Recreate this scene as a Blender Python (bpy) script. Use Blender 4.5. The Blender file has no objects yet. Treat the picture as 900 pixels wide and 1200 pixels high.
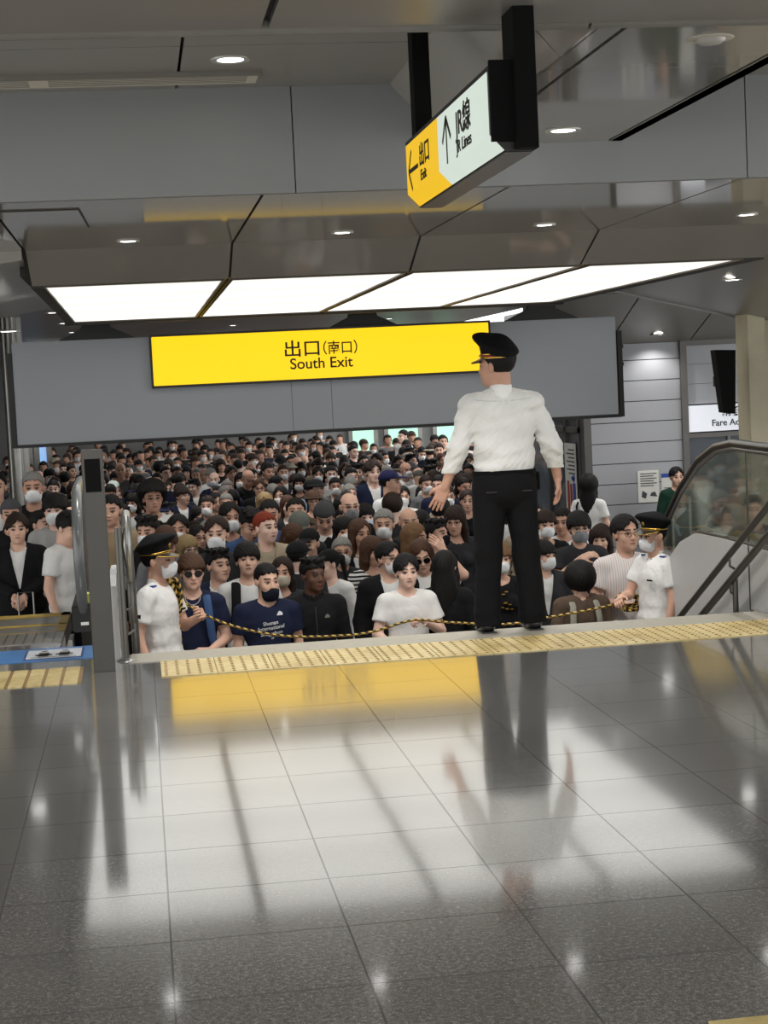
import bpy, bmesh, math, random
import numpy as np
from mathutils import Vector, Matrix
sc = bpy.context.scene
COL = sc.collection
R = math.radians
rnd = random.Random(7)

# ------------------------------------------------------------------ camera (calibrated on the floor grid, image 900x1200)
CAM = Vector((0, 0, 1.5)); FPX = 2032.8; YAW, PITCH, ROLL = .137695, .074339, -.048496
_f = Vector((math.sin(YAW)*math.cos(PITCH), math.cos(YAW)*math.cos(PITCH), -math.sin(PITCH)))
_r = Vector((math.cos(YAW), -math.sin(YAW), 0)); _u = _r.cross(_f)
_r2 = _r*math.cos(ROLL) + _u*math.sin(ROLL); _u2 = -_r*math.sin(ROLL) + _u*math.cos(ROLL)
cd = bpy.data.cameras.new('camera'); cam = bpy.data.objects.new('camera', cd); COL.objects.link(cam)
cam.matrix_world = Matrix(((_r2.x, _u2.x, -_f.x, CAM.x), (_r2.y, _u2.y, -_f.y, CAM.y), (_r2.z, _u2.z, -_f.z, CAM.z), (0, 0, 0, 1)))
cd.sensor_fit = 'VERTICAL'; cd.sensor_height = 36; cd.lens = 36*FPX/1200; cd.clip_start = .05; cd.clip_end = 300
sc.camera = cam
def ray(px, py): return _f*FPX + _r2*(px-450) - _u2*(py-600)
def onY(px, py, Y): d = ray(px, py); return CAM + d*(Y/d.y)
def onZ(px, py, Z): d = ray(px, py); return CAM + d*((Z-CAM.z)/d.z)
def onX(px, py, X): d = ray(px, py); return CAM + d*(X/d.x)
def pix(p):
    v = Vector(p)-CAM; w = v.dot(_f); return 450+FPX*v.dot(_r2)/w, 600-FPX*v.dot(_u2)/w

# ------------------------------------------------------------------ world and exposure
w = bpy.data.worlds.new('world'); sc.world = w; w.use_nodes = True
w.node_tree.nodes['Background'].inputs[0].default_value = (.85, .845, .83, 1)
w.node_tree.nodes['Background'].inputs[1].default_value = 1.7
sc.view_settings.view_transform = 'Standard'; sc.view_settings.look = 'None'
sc.view_settings.gamma = 1; sc.view_settings.use_curve_mapping = False
sc.view_settings.exposure = 0.6
PANEL_E, SIGN_E, FILL_E, DOWN_W = .80, .80, 11.0, 48.0

# ------------------------------------------------------------------ material helpers
def srgb(r, g, b):
    f = lambda c: (c/255/12.92 if c <= 10 else ((c/255+.055)/1.055)**2.4)
    return (f(r), f(g), f(b), 1)
MATS = {}
class NT:
    def __init__(s, name):
        s.m = bpy.data.materials.new(name); s.m.use_nodes = True; s.t = s.m.node_tree; s.n = s.t.nodes
        s.b = s.n['Principled BSDF']; MATS[name] = s.m
    def add(s, typ, **kw):
        n = s.n.new(typ)
        for k, v in kw.items():
            if hasattr(n, k): setattr(n, k, v)
            else: n.inputs[k].default_value = v
        return n
    def link(s, a, b): s.t.links.new(a, b)
    def ramp(s, src, stops):
        r = s.n.new('ShaderNodeValToRGB'); e = r.color_ramp.elements
        while len(e) < len(stops): e.new(.5)
        for i, (p, c) in enumerate(stops): e[i].position = p; e[i].color = c
        s.link(src, r.inputs[0]); return r.outputs[0]
    def noise(s, scale, detail=3, rough=.5, coord='Object', vec=None):
        n = s.n.new('ShaderNodeTexNoise'); n.inputs['Scale'].default_value = scale
        n.inputs['Detail'].default_value = detail; n.inputs['Roughness'].default_value = rough
        if vec is None:
            tc = s.n.new('ShaderNodeTexCoord'); vec = tc.outputs[coord]
        s.link(vec, n.inputs['Vector']); return n.outputs['Fac']
    def bump(s, h, strength=.3, dist=.01):
        b = s.n.new('ShaderNodeBump'); b.inputs['Strength'].default_value = strength; b.inputs['Distance'].default_value = dist
        s.link(h, b.inputs['Height']); s.link(b.outputs[0], s.b.inputs['Normal'])
    def math(s, op, a, b=None, c=None):
        n = s.n.new('ShaderNodeMath'); n.operation = op
        for i, v in enumerate((a, b, c)):
            if v is None: continue
            if isinstance(v, (int, float)): n.inputs[i].default_value = v
            else: s.link(v, n.inputs[i])
        return n.outputs[0]
def mat(name, col, rough=.5, metal=0, emit=0, var=.06, scale=6, bump=0, trans=0, spec=.5, ecol=None, coat=0):
    t = NT(name); b = t.b
    b.inputs['Roughness'].default_value = rough; b.inputs['Metallic'].default_value = metal
    b.inputs['Specular IOR Level'].default_value = spec
    if coat: b.inputs['Coat Weight'].default_value = coat; b.inputs['Coat Roughness'].default_value = .08
    n = t.noise(scale, 4, .6)
    lo = tuple(max(0, c*(1-var)) for c in col[:3])+(1,); hi = tuple(min(1, c*(1+var)) for c in col[:3])+(1,)
    c = t.ramp(n, [(.3, lo), (.7, hi)]); t.link(c, b.inputs['Base Color'])
    if emit:
        t.link(t.ramp(n, [(.3, tuple((ecol or col)[:3])+(1,)), (.7, tuple(min(1, x*1.03) for x in (ecol or col)[:3])+(1,))]), b.inputs['Emission Color'])
        b.inputs['Emission Strength'].default_value = emit
    if bump: t.bump(t.noise(scale*12, 3), bump, .004)
    if trans: b.inputs['Transmission Weight'].default_value = trans; b.inputs['IOR'].default_value = 1.15
    return t.m

# ceiling and wall panels
mat('ceiling_panel', srgb(138, 134, 126), .07, 0, var=.03, scale=1.2, spec=.6)
mat('ceiling_panel_upper', srgb(134, 130, 123), .30, 0, var=.03, scale=1.2, spec=.5)
mat('beam_panel', srgb(140, 142, 141), .45, .35, var=.03, scale=1.5)
mat('groove_dark', srgb(45, 42, 38), .7)
mat('trim_grey', srgb(120, 117, 110), .5)
mat('vent_pale', srgb(196, 190, 174), .6)
mat('panel_frame', srgb(70, 60, 45), .5)
mat('gold_trim', srgb(150, 125, 60), .4, .4)
t = NT('light_diffuser')   # luminous ceiling panel with faint tube bands across it
tc = t.add('ShaderNodeTexCoord'); sp = t.add('ShaderNodeSeparateXYZ'); t.link(tc.outputs['Object'], sp.inputs[0])
s1 = t.math('SINE', t.math('MULTIPLY', sp.outputs[1], 5.2)); s2 = t.math('MULTIPLY_ADD', s1, .14, .88)
nz = t.noise(2.5, 3); s3 = t.math('MULTIPLY_ADD', nz, .12, s2)
t.b.inputs['Base Color'].default_value = srgb(120, 120, 115); t.b.inputs['Roughness'].default_value = .5
t.b.inputs['Emission Color'].default_value = (1.0, .985, .93, 1); t.link(t.math('MULTIPLY', s3, PANEL_E), t.b.inputs['Emission Strength'])
mat('lamp_white', srgb(255, 255, 250), .5, emit=5, ecol=(1, .98, .95, 1), var=0)
mat('fill_lamp', srgb(255, 255, 250), .5, emit=FILL_E, ecol=(1, .98, .95, 1), var=0)  # glow of the added linear fill lamps
mat('lamp_ring', srgb(190, 188, 180), .3, .3)
mat('board_grey', srgb(140, 144, 148), .45, .25, var=.02, scale=1.5)
mat('board_seam', srgb(95, 98, 102), .6)
mat('black_metal', srgb(22, 22, 22), .45, .3)
mat('black_matte', srgb(10, 10, 10), .85, spec=.15)
mat('sign_yellow', srgb(60, 44, 0), .6, emit=SIGN_E, ecol=srgb(255, 203, 12), var=.02, scale=1.5)
mat('sign_yellow_small', srgb(120, 90, 5), .5, emit=SIGN_E*.70, ecol=srgb(245, 196, 30), var=.02, scale=3)
mat('sign_white_small', srgb(110, 115, 110), .5, emit=SIGN_E*.62, ecol=srgb(225, 238, 226), var=.02, scale=3)
mat('sign_ink', srgb(28, 22, 8), .7)
mat('steel', srgb(150, 150, 147), .3, .8, var=.08, scale=4)
mat('steel_dark', srgb(92, 90, 86), .35, .75, var=.08, scale=4)
mat('post_grey', srgb(78, 76, 73), .55, .15, var=.05, scale=5)
mat('rubber_black', srgb(40, 40, 38), .28, 0, spec=.6)
mat('rubber_grey', srgb(95, 98, 98), .22, 0, spec=.7)
mat('white_cladding', srgb(185, 185, 184), .3, 0, var=.04, scale=2)
mat('wall_panel', srgb(158, 160, 165), .4, .1, var=.03, scale=1)
mat('wall_plain', srgb(130, 130, 130), .6)
mat('concrete_beige', srgb(188, 180, 156), .7, var=.10, scale=3, bump=.1)
mat('frame_grey', srgb(98, 96, 94), .45, .5)
mat('office_dark', srgb(40, 42, 46), .7)
mat('paper_white', srgb(214, 214, 208), .7)
mat('paper_blue', srgb(36, 66, 150), .6)
mat('paper_ink', srgb(60, 62, 66), .7)
mat('lower_floor', srgb(90, 88, 84), .4)
mat('stair_stone', srgb(120, 116, 108), .5, var=.12, scale=30)
mat('sticker_blue', srgb(64, 120, 180), .35, var=.05, scale=8)
mat('sticker_white', srgb(205, 210, 214), .4)
mat('sticker_navy', srgb(36, 50, 110), .4)
mat('comb_metal', srgb(125, 122, 116), .35, .5, var=.15, scale=14)
mat('step_yellow', srgb(180, 150, 60), .55, 0, var=.2, scale=14)
mat('ad_green', srgb(120, 220, 160), .5, emit=.46, ecol=srgb(214, 236, 236), var=.0)
mat('ad_leaf', srgb(90, 200, 90), .5, emit=.34, ecol=srgb(90, 220, 80), var=.3, scale=9)
mat('ad_blue', srgb(150, 200, 240), .5, emit=.5, ecol=srgb(150, 190, 245), var=.0)
mat('lit_white', srgb(225, 228, 235), .5, emit=.28, ecol=srgb(225, 230, 240), var=.0)
mat('gold', srgb(190, 150, 60), .35, .7)
mat('red_band', srgb(150, 40, 20), .6)
mat('glass_lens', srgb(20, 20, 22), .15)
mat('print_white', srgb(220, 222, 224), .7)
mat('phone_dark', srgb(25, 25, 28), .2)
mat('yellow_plastic', srgb(190, 195, 90), .5)

# granite floor with grout lines measured on the photograph (pitch .489 x .480 m)
def grid_mask(t, coord, pitch, off, half):
    f = t.math('SUBTRACT', coord, off); f = t.math('DIVIDE', f, pitch); f = t.math('FRACT', f)
    f = t.math('ABSOLUTE', t.math('SUBTRACT', f, .5)); return t.math('GREATER_THAN', f, .5-half/pitch)
t = NT('granite_tiles')
tc = t.add('ShaderNodeTexCoord'); sp = t.add('ShaderNodeSeparateXYZ'); t.link(tc.outputs['Object'], sp.inputs[0])
gx = grid_mask(t, sp.outputs[0], .489, .005, .0028); gy = grid_mask(t, sp.outputs[1], .480, 4.223, .0034)
g = t.math('MAXIMUM', gx, gy)
n1 = t.noise(210, 2, .7); n2 = t.noise(70, 3, .6); n3 = t.noise(1.3, 3, .6)
mix = t.math('ADD', t.math('MULTIPLY', n1, .55), t.math('MULTIPLY', n2, .45))
cc = t.ramp(mix, [(.37, srgb(74, 73, 73)), (.5, srgb(124, 123, 121)), (.63, srgb(174, 172, 169))])
# tile to tile tone
fx = t.math('FLOOR', t.math('DIVIDE', t.math('SUBTRACT', sp.outputs[0], .005), .489)); fy = t.math('FLOOR', t.math('DIVIDE', t.math('SUBTRACT', sp.outputs[1], 4.223), .48))
cb = t.add('ShaderNodeCombineXYZ'); t.link(fx, cb.inputs[0]); t.link(fy, cb.inputs[1]); wn = t.add('ShaderNodeTexWhiteNoise'); t.link(cb.outputs[0], wn.inputs['Vector'])
tv = t.math('MULTIPLY_ADD', wn.outputs['Value'], .22, .86)
mx = t.add('ShaderNodeMix', data_type='RGBA', blend_type='MULTIPLY'); mx.inputs[0].default_value = 1
t.link(cc, mx.inputs[6]); cbv = t.add('ShaderNodeCombineColor'); [t.link(tv, cbv.inputs[i]) for i in range(3)]; t.link(cbv.outputs[0], mx.inputs[7])
m2 = t.add('ShaderNodeMix', data_type='RGBA'); t.link(g, m2.inputs[0]); t.link(mx.outputs[2], m2.inputs[6]); m2.inputs[7].default_value = srgb(38, 36, 34)
t.link(m2.outputs[2], t.b.inputs['Base Color'])
t.b.inputs['IOR'].default_value = 1.85; t.b.inputs['Coat IOR'].default_value = 1.85; rg = t.math('MULTIPLY_ADD', n2, .10, .075); rg = t.math('ADD', rg, t.math('MULTIPLY', n3, .05)); rg = t.math('MAXIMUM', rg, t.math('MULTIPLY', g, .8))
t.link(rg, t.b.inputs['Roughness']); t.b.inputs['Specular IOR Level'].default_value = .6; t.b.inputs['Coat Weight'].default_value = 1.0; t.b.inputs['Coat Roughness'].default_value = .07
t.bump(t.math('ADD', t.math('MULTIPLY', n1, .12), t.math('MULTIPLY', g, -1)), .12, .0015)

t = NT('tactile_yellow')
n = t.noise(25, 4, .7); n2 = t.noise(3, 3)
c = t.ramp(t.math('ADD', t.math('MULTIPLY', n, .5), t.math('MULTIPLY', n2, .5)), [(.35, srgb(176, 152, 92)), (.5, srgb(208, 188, 128)), (.65, srgb(224, 208, 156))])
t.link(c, t.b.inputs['Base Color']); t.b.inputs['Roughness'].default_value = .4
mat('tactile_stud', srgb(146, 116, 66), .5, .1, var=.2, scale=30)
mat('edge_stone', srgb(158, 154, 142), .4, var=.10, scale=20)

# escalator glass
t = NT('balustrade_glass'); t.b.inputs['Base Color'].default_value = (.46, .50, .45, 1)
t.b.inputs['Roughness'].default_value = .03; t.b.inputs['Transmission Weight'].default_value = .92; t.b.inputs['IOR'].default_value = 1.35
t = NT('clear_acrylic'); t.b.inputs['Base Color'].default_value = (.93, .95, .95, 1)
t.b.inputs['Roughness'].default_value = .03; t.b.inputs['Transmission Weight'].default_value = .95; t.b.inputs['IOR'].default_value = 1.3
t = NT('window_glass'); t.b.inputs['Base Color'].default_value = (.22, .25, .29, 1)
t.b.inputs['Roughness'].default_value = .08; t.b.inputs['Transmission Weight'].default_value = .6; t.b.inputs['IOR'].default_value = 1.2

# people: skin, fabric and hair read their own colour from the object
def objcol(name, rough, spec=.4, noise=None, paint=False, bump=0, sheen=0, stripes=False):
    t = NT(name); oi = t.add('ShaderNodeObjectInfo')
    base = oi.outputs['Color']
    n = t.noise(noise or 14, 3)
    v = t.math('MULTIPLY_ADD', n, .24, .88)
    cbv = t.add('ShaderNodeCombineColor'); [t.link(v, cbv.inputs[i]) for i in range(3)]
    mx = t.add('ShaderNodeMix', data_type='RGBA', blend_type='MULTIPLY'); mx.inputs[0].default_value = 1
    t.link(base, mx.inputs[6]); t.link(cbv.outputs[0], mx.inputs[7]); out = mx.outputs[2]
    if paint:
        at = t.add('ShaderNodeAttribute', attribute_name='paint'); m2 = t.add('ShaderNodeMix', data_type='RGBA')
        t.link(at.outputs['Alpha'], m2.inputs[0]); t.link(out, m2.inputs[6]); t.link(at.outputs['Color'], m2.inputs[7]); out = m2.outputs[2]
        t.b.inputs['Subsurface Weight'].default_value = 0
    if stripes:
        tc = t.add('ShaderNodeTexCoord'); sp = t.add('ShaderNodeSeparateXYZ'); t.link(tc.outputs['Object'], sp.inputs[0])
        k = t.math('GREATER_THAN', t.math('FRACT', t.math('MULTIPLY', sp.outputs[2 if stripes == 'h' else 0], 28 if stripes == 'h' else 60)), .55)
        m3 = t.add('ShaderNodeMix', data_type='RGBA'); t.link(k, m3.inputs[0]); t.link(out, m3.inputs[6])
        m3.inputs[7].default_value = srgb(26, 26, 28) if stripes == 'h' else srgb(214, 196, 194); out = m3.outputs[2]
    t.link(out, t.b.inputs['Base Color']); t.b.inputs['Roughness'].default_value = rough; t.b.inputs['Specular IOR Level'].default_value = spec
    if sheen: t.b.inputs['Sheen Weight'].default_value = sheen
    if bump: t.bump(t.noise(bump, 3), .35 if bump > 20 else .55, .006 if bump > 20 else .022)
    return t.m
objcol('skin', .5, .35, 20, paint=True)
objcol('fabric', .85, .2, 9, bump=11)
objcol('fabric_stripe', .85, .2, 9, stripes='h')
objcol('fabric_pinstripe', .85, .2, 9, stripes='v')
objcol('hair', .62, .22, 60, bump=70)
objcol('paper_mask', .9, .1, 12)
objcol('glossy', .25, .5, 10)

# ------------------------------------------------------------------ object helpers
def tag(o, label=None, cat=None, group=None, kind=None):
    if label: o['label'] = label
    if cat: o['category'] = cat
    if group: o['group'] = group
    if kind: o['kind'] = kind
    return o
def empty(name, loc=(0, 0, 0), rz=0):
    o = bpy.data.objects.new(name, None); o.empty_display_size = .1; COL.objects.link(o); o.location = loc; o.rotation_euler.z = rz; return o
class MB:
    def __init__(s): s.v = []; s.f = []; s.m = []; s.mi = 0
    def add(s, vs, fs):
        b = len(s.v); s.v += [tuple(v) for v in vs]; s.f += [[b+i for i in f] for f in fs]; s.m += [s.mi]*len(fs)
    def box(s, x0, x1, y0, y1, z0, z1):
        s.add([(x0,y0,z0),(x1,y0,z0),(x1,y1,z0),(x0,y1,z0),(x0,y0,z1),(x1,y0,z1),(x1,y1,z1),(x0,y1,z1)],
              [(0,3,2,1),(4,5,6,7),(0,1,5,4),(1,2,6,5),(2,3,7,6),(3,0,4,7)]); return s
    def hexa(s, p):   # eight corners, bottom four then top four
        s.add(p, [(0,3,2,1),(4,5,6,7),(0,1,5,4),(1,2,6,5),(2,3,7,6),(3,0,4,7)]); return s
    def prism(s, pts, axis, a, b):   # polygon in the other two axes, extruded along axis
        def mk(u, v, w): return {'x': (w, u, v), 'y': (u, w, v), 'z': (u, v, w)}[axis]
        n = len(pts); vs = [mk(u, v, a) for u, v in pts]+[mk(u, v, b) for u, v in pts]
        s.add(vs, [tuple(range(n-1, -1, -1)), tuple(range(n, 2*n))]+[(i, (i+1) % n, n+(i+1) % n, n+i) for i in range(n)]); return s
    def tube(s, pts, r, n=12, cap=True, flat=1.0):
        pts = [Vector(p) for p in pts]; rs = r if isinstance(r, (list, tuple)) else [r]*len(pts); b = len(s.v); up = None
        for i, p in enumerate(pts):
            d = (pts[min(i+1, len(pts)-1)]-pts[max(i-1, 0)]).normalized()
            if up is None: up = d.orthogonal().normalized() if abs(d.z) > .95 else Vector((0, 0, 1))
            a = d.cross(up)
            if a.length < 1e-3: a = d.orthogonal()
            a.normalize(); c = a.cross(d).normalized(); up = c
            for k in range(n):
                t = 2*math.pi*k/n; s.v.append(tuple(p+(a*math.cos(t)+c*math.sin(t)*flat)*rs[i]))
        for i in range(len(pts)-1):
            for k in range(n):
                s.f.append([b+i*n+k, b+i*n+(k+1) % n, b+(i+1)*n+(k+1) % n, b+(i+1)*n+k]); s.m.append(s.mi)
        if cap: s.f += [[b+k for k in range(n-1, -1, -1)], [b+(len(pts)-1)*n+k for k in range(n)]]; s.m += [s.mi]*2
        return s
    def lathe(s, prof, c=(0, 0, 0), n=24):
        b = len(s.v)
        for r_, z in prof:
            for k in range(n): t = 2*math.pi*k/n; s.v.append((c[0]+r_*math.cos(t), c[1]+r_*math.sin(t), c[2]+z))
        for i in range(len(prof)-1):
            for k in range(n): s.f.append([b+i*n+k, b+i*n+(k+1) % n, b+(i+1)*n+(k+1) % n, b+(i+1)*n+k]); s.m.append(s.mi)
        return s
    def build(s, name, m, parent=None, smooth=False, bevel=0, loc=None):
        me = bpy.data.meshes.new(name); me.from_pydata(s.v, [], s.f)
        ms = m if isinstance(m, list) else [m]
        for x in ms: me.materials.append(MATS[x] if isinstance(x, str) else x)
        if len(ms) > 1: me.polygons.foreach_set('material_index', s.m)
        bm = bmesh.new(); bm.from_mesh(me); bmesh.ops.recalc_face_normals(bm, faces=bm.faces)
        if bevel: bmesh.ops.bevel(bm, geom=bm.edges[:], offset=bevel, segments=2, affect='EDGES', clamp_overlap=True)
        bm.to_mesh(me); bm.free()
        if smooth:
            me.polygons.foreach_set('use_smooth', [True]*len(me.polygons)); me.set_sharp_from_angle(angle=R(40))
        o = bpy.data.objects.new(name, me); COL.objects.link(o)
        if parent: o.parent = parent
        if loc: o.location = loc
        return o
def struct(name, mb, m, **k): return tag(mb.build(name, m, **k), kind='structure')
def text_mesh(name, s, size, m, parent, M, extrude=.002, align='LEFT', sx=1, bold=.012):
    cu = bpy.data.curves.new(name, 'FONT'); cu.body = s; cu.size = size; cu.align_x = align; cu.extrude = extrude; cu.offset = size*bold
    to = bpy.data.objects.new(name, cu); COL.objects.link(to); bpy.context.view_layer.update()
    dg = bpy.context.evaluated_depsgraph_get(); me = bpy.data.meshes.new_from_object(to.evaluated_get(dg)); COL.objects.unlink(to)
    bpy.data.objects.remove(to)
    me.materials.clear(); me.materials.append(MATS[m]); o = bpy.data.objects.new(name, me); COL.objects.link(o); o.parent = parent
    o.matrix_local = M @ Matrix.Diagonal((sx, 1, 1, 1)); return o
def FRONT(x, y, z, rz=0, tilt=0): return Matrix.Translation((x, y, z)) @ Matrix.Rotation(rz, 4, 'Z') @ Matrix.Rotation(R(90)+tilt, 4, 'X')
# ------------------------------------------------------------------ floors and stairs
F0 = -1.5
EDGE = 10.08
m = MB(); m.box(-6, 3.66, -4, EDGE, -.25, 0); m.box(3.66, 9, -4, 10.2, -.25, 0); m.box(-6, -.55, EDGE, 10.8, -.25, 0)
struct('floor', m, 'granite_tiles')
struct('floor', MB().box(-14, 16, 10, 60, F0-.2, F0), 'lower_floor')
m = MB()
for i in range(9):
    y0 = EDGE+.002+.3*(i-1)
    if i: m.box(-.12, 3.66, y0, y0+.3, F0-.01 if i < 9 else F0, -.1667*i)
struct('staircase', m, 'stair_stone')
struct('trim_1', MB().box(-.12, 3.66, 9.735, EDGE-.002, .0005, .004), 'edge_stone')
# tactile paving with raised studs in rows
def tactile(x0, x1, y0, y1, dots=True):
    m = MB(); m.mi = 0; x = x0; tw = .30
    while x < x1-.02:
        xe = min(x+tw, x1); m.box(x+.003, xe-.003, y0, y1, .0005, .005); x += tw
    m.mi = 1
    if dots:
        nx = int((x1-x0)/.060); ny = 9
        for i in range(nx):
            for j in range(ny):
                cx = x0+.03+i*.060; cy = y0+.04+j*(y1-y0-.08)/(ny-1); b = len(m.v); n = 8
                for r_, z in ((.0100, .005), (.007, .0085)):
                    for k in range(n): m.v.append((cx+r_*math.cos(2*math.pi*k/n), cy+r_*1.2*math.sin(2*math.pi*k/n), z))
                for k in range(n): m.f.append([b+k, b+(k+1) % n, b+n+(k+1) % n, b+n+k]); m.m.append(1)
                m.f.append([b+n+k for k in range(n)]); m.m.append(1)
    return m
struct('trim_2', tactile(.04, 3.95, 9.19, 9.73), ['tactile_yellow', 'tactile_stud'])
m = MB(); x = -1.9
while x < -.42: m.mi = 0; m.box(x, x+.075, 9.19, 9.74, .0005, .006); m.mi = 1; m.box(x+.075, x+.095, 9.19, 9.74, .0005, .003); x += .095
struct('trim_3', m, ['tactile_yellow', 'tactile_stud'])
m = MB(); m.mi = 0; m.box(3.95, 4.6, 9.19, 9.73, .0005, .005)
m.mi = 1
for i in range(9): m.box(3.97+i*.07, 4.0+i*.07, 9.22, 9.70, .005, .009)
struct('trim_4', m, ['tactile_yellow', 'tactile_stud'])
m = MB(); m.box(3.2, 5, 8.2, 8.26, .0005, .003)
# foreground corner mark (lower right of the picture, another paving strip)
c0 = onZ(830, 1199, 0)
struct('trim_5', MB().box(c0.x, c0.x+1.2, c0.y-.35, c0.y+.0, .0005, .005), 'tactile_yellow')
# blue floor sticker
st = empty('floor_sticker', (0, 0, 0)); tag(st, 'blue floor sticker with white pictogram box, in front of the left escalator', 'sticker')
MB().box(-1.75, -.335, 10.05, 10.56, .001, .003).build('backing', 'sticker_blue', st)
for x0 in (-.74, -1.30):
    MB().box(x0, x0+.34, 10.12, 10.50, .0035, .0045).build('pictogram_border', 'sticker_navy', st)
    MB().box(x0+.012, x0+.328, 10.145, 10.475, .005, .006).build('pictogram_field', 'sticker_white', st)
    m = MB()
    for k in range(2):
        cx = x0+.11+k*.12; m.box(cx-.03, cx+.03, 10.2, 10.36, .0065, .0072); m.lathe([(.0, .0072), (.02, .0072), (.02, .0065)], (cx, 10.41, 0), 12)
        m.box(cx-.05, cx+.05, 10.24, 10.30, .0065, .0072)
    m.box(x0+.04, x0+.30, 10.17, 10.185, .0065, .0072)
    m.build('pictogram', 'steel_dark', st)

# ------------------------------------------------------------------ ceilings
def xbox(m, xs, gap, y0, y1, z0, z1):
    for a, b in zip(xs[:-1], xs[1:]): m.box(a+gap/2, b-gap/2, y0, y1, z0, z1)
m = MB(); xbox(m, [-5, .49, 7], .028, 2.6, 5.88, 2.69, 3.3)
struct('ceiling', m, 'ceiling_panel_upper')
struct('ceiling', MB().box(.47, .51, 2.6, 5.87, 2.72, 3.3), 'groove_dark')
m = MB()
for a, b in ((-5, 1.60), (1.61, 7)): m.tube([(a, 5.89, 2.715), (b, 5.89, 2.715)], .04, 16)
struct('trim_6', m, 'trim_grey', smooth=True)
# upper ceiling z 3.01
m = MB(); m.box(-5, .275, 5.9, 7.76, 3.01, 3.1); m.box(.29, 1.36, 5.9, 7.76, 3.01, 3.1); m.box(-5, .275, 7.77, 8.84, 3.01, 3.1); m.box(.29, 1.36, 7.77, 8.84, 3.01, 3.1)
m.box(2.85, 7, 5.9, 8.84, 3.01, 3.1)
struct('ceiling', m, 'ceiling_panel_upper')
struct('ceiling', MB().box(-5, 7, 5.9, 8.84, 3.11, 3.2), 'groove_dark')
m = MB()   # sloping side of the duct casing, and its flat underside
m.prism([(1.36, 3.01), (1.64, 2.69), (1.66, 2.69), (1.66, 3.05), (1.37, 3.05)], 'y', 5.9, 6.45)
m.prism([(1.36, 3.01), (1.64, 2.69), (1.66, 2.69), (1.66, 3.05), (1.37, 3.05)], 'y', 6.46, 8.84)
m.box(1.655, 1.745, 5.9, 8.84, 2.69, 2.8)
for a, b in ((5.9, 6.75), (6.756, 7.55), (7.556, 8.25), (8.256, 8.84)): m.box(1.765, 2.475, a, b, 2.69, 2.8)
m.box(2.495, 2.56, 5.9, 8.84, 2.69, 2.8)
m.prism([(2.56, 2.69), (2.86, 3.01), (2.85, 3.05), (2.5, 3.05), (2.5, 2.69)], 'y', 5.9, 8.84)
struct('ceiling', m, 'ceiling_panel')
struct('ceiling', MB().box(1.66, 2.55, 5.9, 8.84, 2.81, 2.85), 'groove_dark')
# transverse beam face
m = MB()
xbox(m, [-5, .855, 3.235, 7], .006, 8.84, 8.9, 2.48, 3.2)
struct('wall_front', m, 'beam_panel')
struct('wall_front', MB().box(-5, 7, 8.905, 9.0, 2.5, 3.2), 'groove_dark')
# lower ceiling z 2.48 over the stair head
XS = [-5, -.68, .69, 1.97, 3.22, 8]
m = MB(); xbox(m, XS, .016, 8.9, 9.42, 2.48, 2.55); xbox(m, XS, .016, 9.425, 11.75, 2.48, 2.55)
struct('ceiling', m, 'ceiling_panel')
struct('ceiling', MB().box(-5, 8, 8.9, 11.75, 2.56, 2.6), 'groove_dark')
m = MB()
for a, b in zip(XS[1:-2], XS[2:-1]):
    m.hexa([(a+.008, 11.75, 2.48), (b-.008, 11.75, 2.48), (b-.008, 12.28, 2.28), (a+.008, 12.28, 2.28), (a+.008, 11.75, 2.56), (b-.008, 11.75, 2.56), (b-.008, 12.28, 2.56), (a+.008, 12.28, 2.56)])
m.hexa([(3.228, 11.75, 2.48), (4.6, 11.75, 2.48), (4.6, 12.28, 2.28), (3.228, 12.28, 2.28), (3.228, 11.75, 2.56), (4.6, 11.75, 2.56), (4.6, 12.28, 2.56), (3.228, 12.28, 2.56)])
struct('ceiling', m, 'ceiling_panel')
struct('ceiling', MB().prism([(11.76, 2.49), (12.29, 2.29), (12.29, 2.6), (11.76, 2.6)], 'x', -.7, 4.6), 'groove_dark')
m = MB(); q_ = [onZ(-60, 250, 2.478), onZ(92, 245, 2.478), onZ(104, 266, 2.478)]
for a_, b_ in zip(q_[:-1], q_[1:]): m.tube([a_, b_], .006, 6)
struct('trim_11', m, 'groove_dark')
# luminous panels
PX = [(-.60, .655), (.70, 1.955), (1.99, 3.245), (3.285, 4.45)]
for i, (a, b) in enumerate(PX):
    e = empty('ceiling_light_panel', ((a+b)/2, 15.3, 2.28)); pos = ['leftmost', 'second from the left', 'third from the left', 'rightmost'][i]
    tag(e, 'long white luminous ceiling panel over the stairs, %s of the four' % pos, 'ceiling light', 'luminous ceiling panels over the stairs')
    h = (b-a)/2
    for sx_ in (-h-.012, h+.004): MB().box(sx_, sx_+.008, -2.98, 2.98, -.006, .04).build('edge_rail', 'gold_trim', e)
    MB().box(-h+.015, h-.015, -2.98, 2.98, .0, .05).build('diffuser', 'light_diffuser', e)
    fm = MB(); fm.box(-h, -h+.014, -3, 3, -.012, .06); fm.box(h-.014, h, -3, 3, -.012, .06); fm.box(-h, h, -3.01, -2.985, -.012, .06); fm.box(-h, h, 2.985, 3.01, -.012, .06)
    fm.build('frame', 'panel_frame', e)
struct('ceiling', MB().box(-.75, 4.6, 12.28, 18.4, 2.35, 2.42), 'groove_dark')
m = MB(); m.box(-.68, -.605, 12.28, 18.4, 2.268, 2.34); m.box(-.70, 4.6, 18.32, 18.45, 2.25, 2.5); m.box(4.455, 4.6, 12.28, 18.4, 2.268, 2.34)
struct('trim_7', m, 'groove_dark')
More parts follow.
